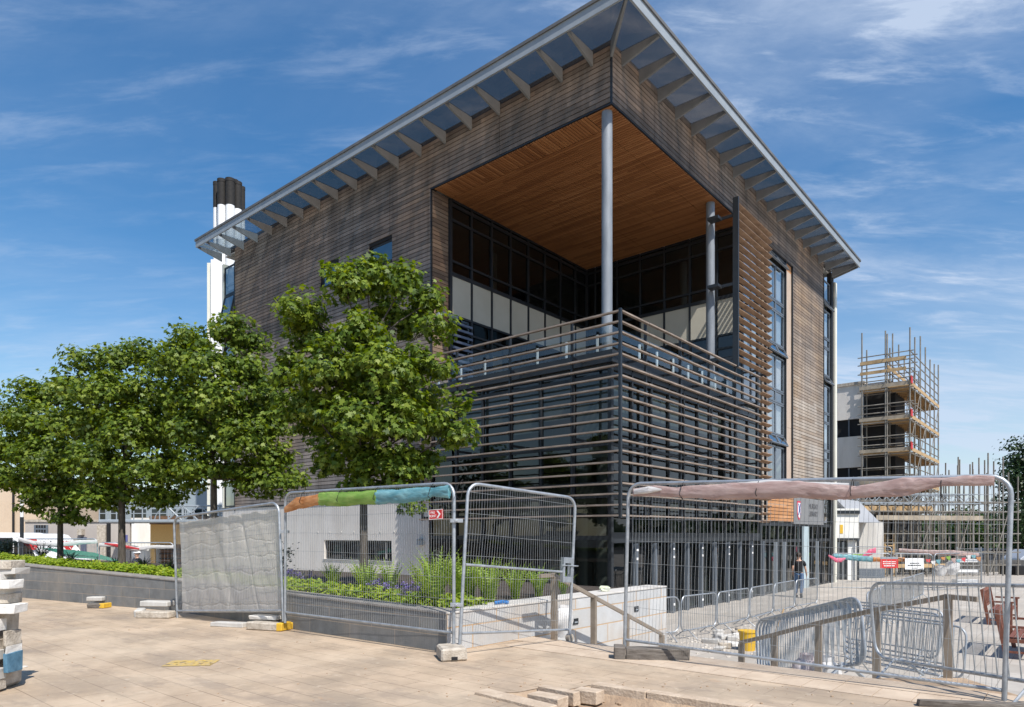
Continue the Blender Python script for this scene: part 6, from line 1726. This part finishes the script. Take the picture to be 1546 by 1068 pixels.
# dark wall, parked car and machine at the far right
def car(px,d,rz,label,m,L=4.3):
    t=thing('parked_car',label,'car',(X(px,d),d,LOW),rz,'vehicles parked at the far right')
    prof=[(0,.3),(L,.3),(L,.75),(L-.9,.9),(L-1.6,1.4),(1.0,1.45),(.2,.95),(0,.8)]
    vs=[(x,0,z) for x,z in prof]+[(x,1.75,z) for x,z in prof]; n=len(prof)
    mb=MB(); mb.add(vs,[tuple(range(n)),tuple(range(n,2*n))[::-1]]+[(i,n+i,n+(i+1)%n,(i+1)%n) for i in range(n)]); mb.build('body',m,t,bevel=.08)
    for x in (.8,L-.85):
        mb=MB(); mb.tube([(x,-.02,.32),(x,.2,.32)],.32,16); o=mb.build('wheel',M['backing'],t,smooth=True); mb=MB(); mb.tube([(x,-.03,.32),(x,-.021,.32)],.18,12); mb.build('rim',M['steel_dull'],o)
    mb=MB(); mb.prism([(.45,.95),(1.1,1.38),(L-1.7,1.34),(L-1.15,.93)][::-1],.012,Matrix.Translation((0,-.006,0))@STAND); mb.build('side_window',M['glass'],t)
    return t
car(1478,52,.1,'dark parked car beyond the benches',mk('dark car paint',(.03,.035,.045),rough=.3)); car(1540,48,.05,'silver parked car at the right edge',mk('silver car paint',(.45,.47,.50),rough=.3,metal=.4))
t=bbox_thing('yellow_machine','yellow site machine peeping in at the right edge','machine',X(1534,42),X(1560,42),42,43.2,LOW+.3,Z(862,42),M['yellow'],part='body')
mb=MB(); mb.box(-.1,1.2,-.1,1.3,-.3,.25); mb.build('track',M['backing'],t); mb=MB(); mb.tube([(.2,.5,Z(862,42)-LOW-.4),(.4,.5,Z(862,42)-LOW+.1)],.04,6); mb.build('exhaust',M['backing'],t)
t=bbox_thing('boundary_wall','low dark stone wall beyond the benches','wall',X(1345,45.5),X(1560,45.5),45.5,45.9,LOW,Z(846,45.5),mk('dark rubble wall',(.06,.06,.06),(.12,.115,.11),scale=3,rough=1,bump=.5))
t=bbox_thing('gabled_house','small pale gabled house between the far trees','house',X(1478,90),X(1530,90),90,98,LOW,Z(812,90),M['grey_wall'])
w_=X(1530,90)-X(1478,90); h_=Z(812,90)-LOW
mb=MB(); mb.add([(-.3,-.4,h_),(w_+.3,-.4,h_),(w_+.3,8,h_),(-.3,8,h_),(w_*.3,-.4,h_+2.4),(w_*.3,8,h_+2.4)],[(0,1,4),(3,5,2),(0,4,5,3),(1,2,5,4),(0,3,2,1)]); mb.build('roof',mk('slate roof',(.22,.22,.24),(.28,.28,.30),scale=1,rough=.7),t)
mb=MB(); mb.box(1,2,-.05,.05,1,2.2); mb.box(3,4,-.05,.05,1,2.2); mb.build('window',M['glass'],t)
# street trees behind
G2='broad trees beyond the site on the right'
tb=[]
def rtree(px,pyb,d,blobs,label,seed,n=3200,ls=.42,m='leaf_mid',group=G2,th=2.0,tr=.2):
    b=at(px,pyb,d); b.z=LOW
    return tree('street_tree',label,'tree',b,px_blobs(b,d,blobs),th,tr,n,ls,seed,m=m,group=group,clump=1.0,tmpl=OVAL,per=40)
rtree(1548,0,62,[(1552,690,36,0),(1536,722,24,0),(1550,745,34,1),(1532,775,26,-1),(1560,720,40,.5),(1590,720,40,1),(1550,800,34,0),(1595,790,50,2),(1548,835,26,0)],'dark tree cut by the right edge of the photo',61,m='leaf_dark',n=13000,ls=.30)
rtree(1430,0,70,[(1420,812,34,0),(1455,800,30,1),(1400,830,28,0),(1440,835,34,-1),(1475,825,26,1),(1380,815,26,2),(1460,780,18,1)],'broad green tree behind the low scaffold',62,n=9000,ls=.36)
rtree(1505,0,80,[(1500,800,24,0),(1520,820,26,1),(1490,835,24,0),(1512,850,20,0)],'pale green tree left of the dark edge tree',63,n=3000,ls=.42)
rtree(1365,0,85,[(1350,815,30,0),(1375,800,30,0),(1390,830,30,0),(1330,830,30,0)],'far tree glimpsed through the scaffold poles',64,n=2600,ls=.45)
# distant belt left and right so the horizon is not bare
mb=MB(); rs=np.random.RandomState(4); P=[];N=[];U=[];S=[]
for i in range(9000):
    a=rs.uniform(-1.25,1.25); rad=rs.uniform(125,140); x=math.sin(a)*rad; y=math.cos(a)*rad
    h=4.5+3.2*noise.noise(Vector((a*9,0,0)))+1.5*noise.noise(Vector((a*40,2,0)))
    P.append((x,y,LOW+h*rs.rand()**.6)); N.append((-x/rad+rs.normal()*.6,-y/rad+rs.normal()*.6,.8)); U.append((rs.normal(),rs.normal(),.5)); S.append(rs.uniform(1.2,2.4))
o=leafmesh('distant_woodland',P,N,U,S,OVAL,M['leaf_dark']); tag(o,'distant belt of dark trees along the horizon','woodland',kind='stuff')
# trees across the square behind the photographer, seen only in the glass
G3='trees across the square reflected in the glass'
lb=['tree across the square mirrored in the %s'%q for q in ('doors nearest the corner','middle doors','doors nearest the entrance','glazed corner, left side','glazing under the terrace','ribbon window','corner glass, far side')]
first=None
for i,(x,y,s) in enumerate([(30,8,1.0),(34,18,1.1),(37,25,1.05),(-34,6,1.2),(-38,17,1.1),(-46,31,1.25),(-30,-6,1.2)]):
    if first is None:
        first=tree('street_tree',lb[0],'tree',(x,y,LOW),[(0,0,6.2,2.6,2.2),(1.8,.5,5.0,2.0,1.6),(-1.8,-.4,5.0,2.1,1.7),(.3,1.5,4.4,2.2,1.5),(.4,-1.6,4.6,2.2,1.5),(0,0,8.0,1.6,1.4)],2.4,.2,5200,.34,71,m='leaf_mid',group=G3,clump=.75,tmpl=OVAL)
    else:
        c=copy_tree(first); c.location=(x,y,LOW); c.rotation_euler=(0,0,i*1.3); c.scale=(s,s,s*1.05); c['label']=lb[i]
# ---- the walking man
def skin_obj(name,pts,edges,radii,m,parent,sub=2):
    me=bpy.data.meshes.new(name); me.from_pydata(pts,edges,[]); me.update(); me.materials.append(m)
    o=bpy.data.objects.new(name,me); COL.objects.link(o); o.parent=parent
    sk=o.modifiers.new('Skin','SKIN'); ss=o.modifiers.new('Subdiv','SUBSURF'); ss.levels=sub; ss.render_levels=sub
    for i,v in enumerate(me.skin_vertices[0].data):
        r=radii[i]; v.radius=r if isinstance(r,tuple) else (r,r); v.use_root=(i==0)
    for p in me.polygons: p.use_smooth=True
    sk.use_smooth_shade=True
    return o
def person(loc,rz,label,shirt,legs,hair,hat=None,s=1.0):
    t=thing('person',label,'person',loc,rz); t.scale=(s,s,s)
    skin=M.setdefault('skin',mk('skin',(.50,.29,.20),(.56,.34,.24),scale=6,rough=.5))
    # facing +y ; left side is -x
    pts=[(0,0,.96),(0,0,1.12),(0,.0,1.30),(0,.0,1.43),(0,.0,1.50),(0,.02,1.56),(0,.015,1.64),(0,.01,1.72),  #0-7 spine neck head
      (-.10,0,.92),(-.11,.10,.50),(-.11,.02,.09),(-.11,.16,.035),   #8-11 left leg forward
      (.10,0,.92),(.11,-.02,.50),(.11,-.22,.13),(.11,-.12,.045),  #12-15 right leg back
      (-.18,0,1.41),(-.22,-.05,1.16),(-.21,.08,.93),(-.205,.12,.86),  #16-19 left arm
      (.18,0,1.41),(.24,.03,1.14),(.27,.13,.92),(.275,.17,.86)] #20-23
    ed=[(0,1),(1,2),(2,3),(3,4),(4,5),(5,6),(6,7),(0,8),(8,9),(9,10),(10,11),(0,12),(12,13),(13,14),(14,15),(3,16),(16,17),(17,18),(18,19),(3,20),(20,21),(21,22),(22,23)]
    rd=[(.13,.10),(.125,.09),(.145,.10),(.10,.075),(.055,.055),(.075,.085),(.085,.10),(.06,.07),.085,.058,.042,.035,.085,.058,.042,.035,.05,.042,.033,.03,.05,.042,.033,.03]
    for (w_,sx) in ((19,-1),(23,1)):
        bx_,by_,bz_=pts[w_]
        for k,(ox,oy,ln) in enumerate(((-.0,.035,.075),(.0,.015,.085),(0,-.005,.082),(0,-.024,.065))):
            a=len(pts); pts.append((bx_+ox,by_+oy,bz_-.035)); pts.append((bx_-sx*.008,by_+oy+.012,bz_-.035-ln*.55)); pts.append((bx_-sx*.02,by_+oy+.02,bz_-.035-ln)); ed+=[(w_,a),(a,a+1),(a+1,a+2)]; rd+=[.010,.009,.007]
        a=len(pts); pts.append((bx_-sx*.012,by_+.045,bz_-.005)); pts.append((bx_-sx*.03,by_+.065,bz_-.045)); ed+=[(w_,a),(a,a+1)]; rd+=[.011,.009]
    body=skin_obj('body',pts,ed,rd,skin,t)
    # head features
    mb=MB(); 
    for sx in (-1,1): mb.sphere((sx*.032,.102,1.645),.012,8,6)
    mb.build('eye',M['white_paint'],t,smooth=True)
    mb=MB(); mb.sphere((0,.112,1.615),.017,8,6,sc=(.8,1.1,1.4)); 
    for sx in (-1,1): mb.sphere((sx*.088,.0,1.63),.024,8,6,sc=(.4,.8,1.25))
    mb.build('nose_and_ears',skin,t,smooth=True)
    mb=MB(); mb.sphere((0,.103,1.575),.02,8,6,sc=(1.2,.4,.35)); mb.build('mouth',mk('lips',(.42,.16,.13),rough=.5),t,smooth=True)
    sp=[(0,0,.86),(0,0,1.10),(0,0,1.30),(0,0,1.42),(0,0,1.465),(-.185,0,1.405),(-.215,-.03,1.24),(.185,0,1.405),(.23,.015,1.23)]
    skin_obj('t_shirt',sp,[(0,1),(1,2),(2,3),(3,4),(3,5),(5,6),(3,7),(7,8)],[(.175,.135),(.165,.12),(.178,.125),(.12,.095),(.07,.07),.075,.066,.075,.066],shirt,t)
    jp=[(0,0,1.06),(-.10,0,.90),(-.11,.10,.50),(-.11,.03,.11),(.10,0,.90),(.11,-.02,.50),(.11,-.21,.15)]
    skin_obj('jeans',jp,[(0,1),(1,2),(2,3),(0,4),(4,5),(5,6)],[(.15,.115),.105,.076,.062,.105,.076,.062],legs,t)
    for (x,y,z,rx) in ((-.11,.07,0,0),(.11,-.20,.05,-.5)):
        mb=MB(); Mx=Matrix.Translation((x,y,z))@Matrix.Rotation(rx,4,'X'); mb.rbox(0,0,0,.095,.27,.085,random.Random(1),j=0,b=.2,M=Mx); mb.build('shoe',M['backing'],t,bevel=.012)
    mb=MB(); mb.sphere((0,-.012,1.675),.112,14,10,sc=(.92,1.08,.98)); mb.v=[(x,y if y<.075 else .075,max(z,1.60 if y<0 else 1.655)) for x,y,z in mb.v]; mb.build('hair',hair,t,smooth=True)
    if hat:
        mb=MB(); mb.sphere((0,.0,1.70),.135,14,10,sc=(.95,1.1,.85)); mb.v=[(x,y,max(z,1.69)) for x,y,z in mb.v]; mb.tube([(0,0,1.685),(0,0,1.70)],[.155,.15],16); mb.build('hard_hat',hat,t,smooth=True)
    return t
q=at(1206,902,27.0)
person((q.x,q.y,LOW),R(-28),'man in a black T-shirt and blue jeans walking past the glass doors',mk('black cotton',(.012,.012,.014),rough=.9),mk('blue denim',(.05,.10,.20),(.09,.16,.28),scale=12,rough=.9),mk('dark brown hair',(.03,.018,.012),rough=.7))
q=at(207,836,30); person((q.x,q.y,LOW),R(160),'person in a white hard hat glimpsed over the planting',mk('navy jacket',(.03,.035,.05),rough=.9),mk('navy trousers',(.02,.02,.03),rough=.9),mk('brown hair',(.05,.03,.02),rough=.7),hat=M['white_paint'])
# birds-eye trim: traffic of small site clutter behind the white roll
# ================================================================ camera, sun, sky
cam = bpy.data.cameras.new('camera'); co = bpy.data.objects.new('camera', cam); COL.objects.link(co)
co.location = (0,0,CH); co.rotation_euler = (R(90),0,0)
cam.sensor_width = 36; cam.sensor_fit='HORIZONTAL'; cam.lens = F/1546*36; cam.shift_y = (HY-534)/1546
cam.clip_end = 2000; cam.clip_start=.05
scene.camera = co
SD = Vector((.5,-.866,0)).normalized(); EL = R(53.5)
sdir = Vector((SD.x*math.cos(EL), SD.y*math.cos(EL), math.sin(EL)))
sl = bpy.data.lights.new('sun','SUN'); so = bpy.data.objects.new('sun', sl); COL.objects.link(so)
sl.energy = 4.2; sl.angle = R(.53); sl.color = (1,.955,.89)
so.rotation_euler = sdir.to_track_quat('Z','Y').to_euler(); so.location=(20,-30,40)
w = bpy.data.worlds.new('World'); scene.world = w; w.use_nodes = True
nt = w.node_tree; bg = nt.nodes['Background']
sky = nt.nodes.new('ShaderNodeTexSky'); sky.sky_type='NISHITA'; sky.sun_disc=False; sky.sun_elevation=EL
sky.sun_rotation = math.atan2(SD.x,SD.y); sky.air_density=1.15; sky.dust_density=.35; sky.ozone_density=2.2
tc = nt.nodes.new('ShaderNodeTexCoord'); sp_ = nt.nodes.new('ShaderNodeSeparateXYZ'); nt.links.new(tc.outputs['Generated'], sp_.inputs[0])
zc = mathn(nt,'MAXIMUM', sp_.outputs['Z'], 0.0); zz = mathn(nt,'ADD', zc, .16)
cbx = nt.nodes.new('ShaderNodeCombineXYZ')
nt.links.new(mathn(nt,'DIVIDE', sp_.outputs['X'], zz), cbx.inputs[0]); nt.links.new(mathn(nt,'DIVIDE', sp_.outputs['Y'], zz), cbx.inputs[1])
def cloud(rot, scl, s, lo, hi, detail=9, rough=.6, dist=.6, off=(0,0,0)):
    mp = nt.nodes.new('ShaderNodeMapping'); mp.inputs['Rotation'].default_value=(0,0,R(rot)); mp.inputs['Scale'].default_value=scl; mp.inputs['Location'].default_value=off
    nt.links.new(cbx.outputs[0], mp.inputs['Vector'])
    n = nd(nt,'ShaderNodeTexNoise', i_Scale=s, i_Detail=detail, i_Roughness=rough, i_Distortion=dist); nt.links.new(mp.outputs[0], n.inputs['Vector'])
    mr = nd(nt,'ShaderNodeMapRange', interpolation_type='SMOOTHSTEP'); mr.inputs['From Min'].default_value=lo; mr.inputs['From Max'].default_value=hi
    nt.links.new(n.outputs['Fac'], mr.inputs['Value']); return mr.outputs[0]
c_big = cloud(20,(.5,.9,1),.75,.40,.72, off=(3.1,1.2,0))
c_str = cloud(-28,(.55,1.5,1),1.8,.40,.80,rough=.64, dist=.5, off=(.6,.3,0))
c_rip = cloud(38,(1.0,3.6,1),3.4,.47,.78,rough=.62,dist=.3, off=(1.4,2.2,0))
m1 = mathn(nt,'MULTIPLY', c_big, mathn(nt,'ADD', mathn(nt,'MULTIPLY', c_str, 1.0), .30))
# more cloud to the right and towards the horizon
xr = nd(nt,'ShaderNodeMapRange', interpolation_type='SMOOTHSTEP'); xr.inputs['From Min'].default_value=-.35; xr.inputs['From Max'].default_value=.55; xr.inputs['To Min'].default_value=.34; xr.inputs['To Max'].default_value=1.12
nt.links.new(sp_.outputs['X'], xr.inputs['Value'])
zr = nd(nt,'ShaderNodeMapRange', interpolation_type='SMOOTHSTEP'); zr.inputs['From Min'].default_value=.42; zr.inputs['From Max'].default_value=.02; zr.inputs['To Min'].default_value=0; zr.inputs['To Max'].default_value=.8
nt.links.new(sp_.outputs['Z'], zr.inputs['Value'])
low = mathn(nt,'MULTIPLY', mathn(nt,'MULTIPLY', zr.outputs[0], mathn(nt,'ADD',mathn(nt,'MULTIPLY',c_str,1.1),.6)), xr.outputs[0])
m2 = mathn(nt,'MULTIPLY', mathn(nt,'MULTIPLY', mathn(nt,'MULTIPLY', c_rip, .8), mathn(nt,'ADD', c_big, .30)), xr.outputs[0])
tot = mathn(nt,'ADD', mathn(nt,'ADD', mathn(nt,'MULTIPLY', m1, xr.outputs[0]), m2), low)
tot = mathn(nt,'MINIMUM', tot, .80)
mx = nt.nodes.new('ShaderNodeMix'); mx.data_type='RGBA'
hsv = nd(nt,'ShaderNodeHueSaturation', i_Hue=.5, i_Saturation=1.35, i_Value=1.0)
nt.links.new(sky.outputs[0], hsv.inputs['Color'])
nt.links.new(tot, mx.inputs['Factor']); nt.links.new(hsv.outputs[0], mx.inputs[6]); mx.inputs[7].default_value=(4.6,5.35,6.6,1)
nt.links.new(mx.outputs[2], bg.inputs['Color']); bg.inputs['Strength'].default_value=.1
vs_ = scene.view_settings; vs_.view_transform='Standard'; vs_.look='None'; vs_.exposure=.5; vs_.gamma=1
scene.render.engine='CYCLES'
scene.cycles.max_bounces=7; scene.cycles.transparent_max_bounces=24; scene.cycles.diffuse_bounces=4; scene.cycles.glossy_bounces=3
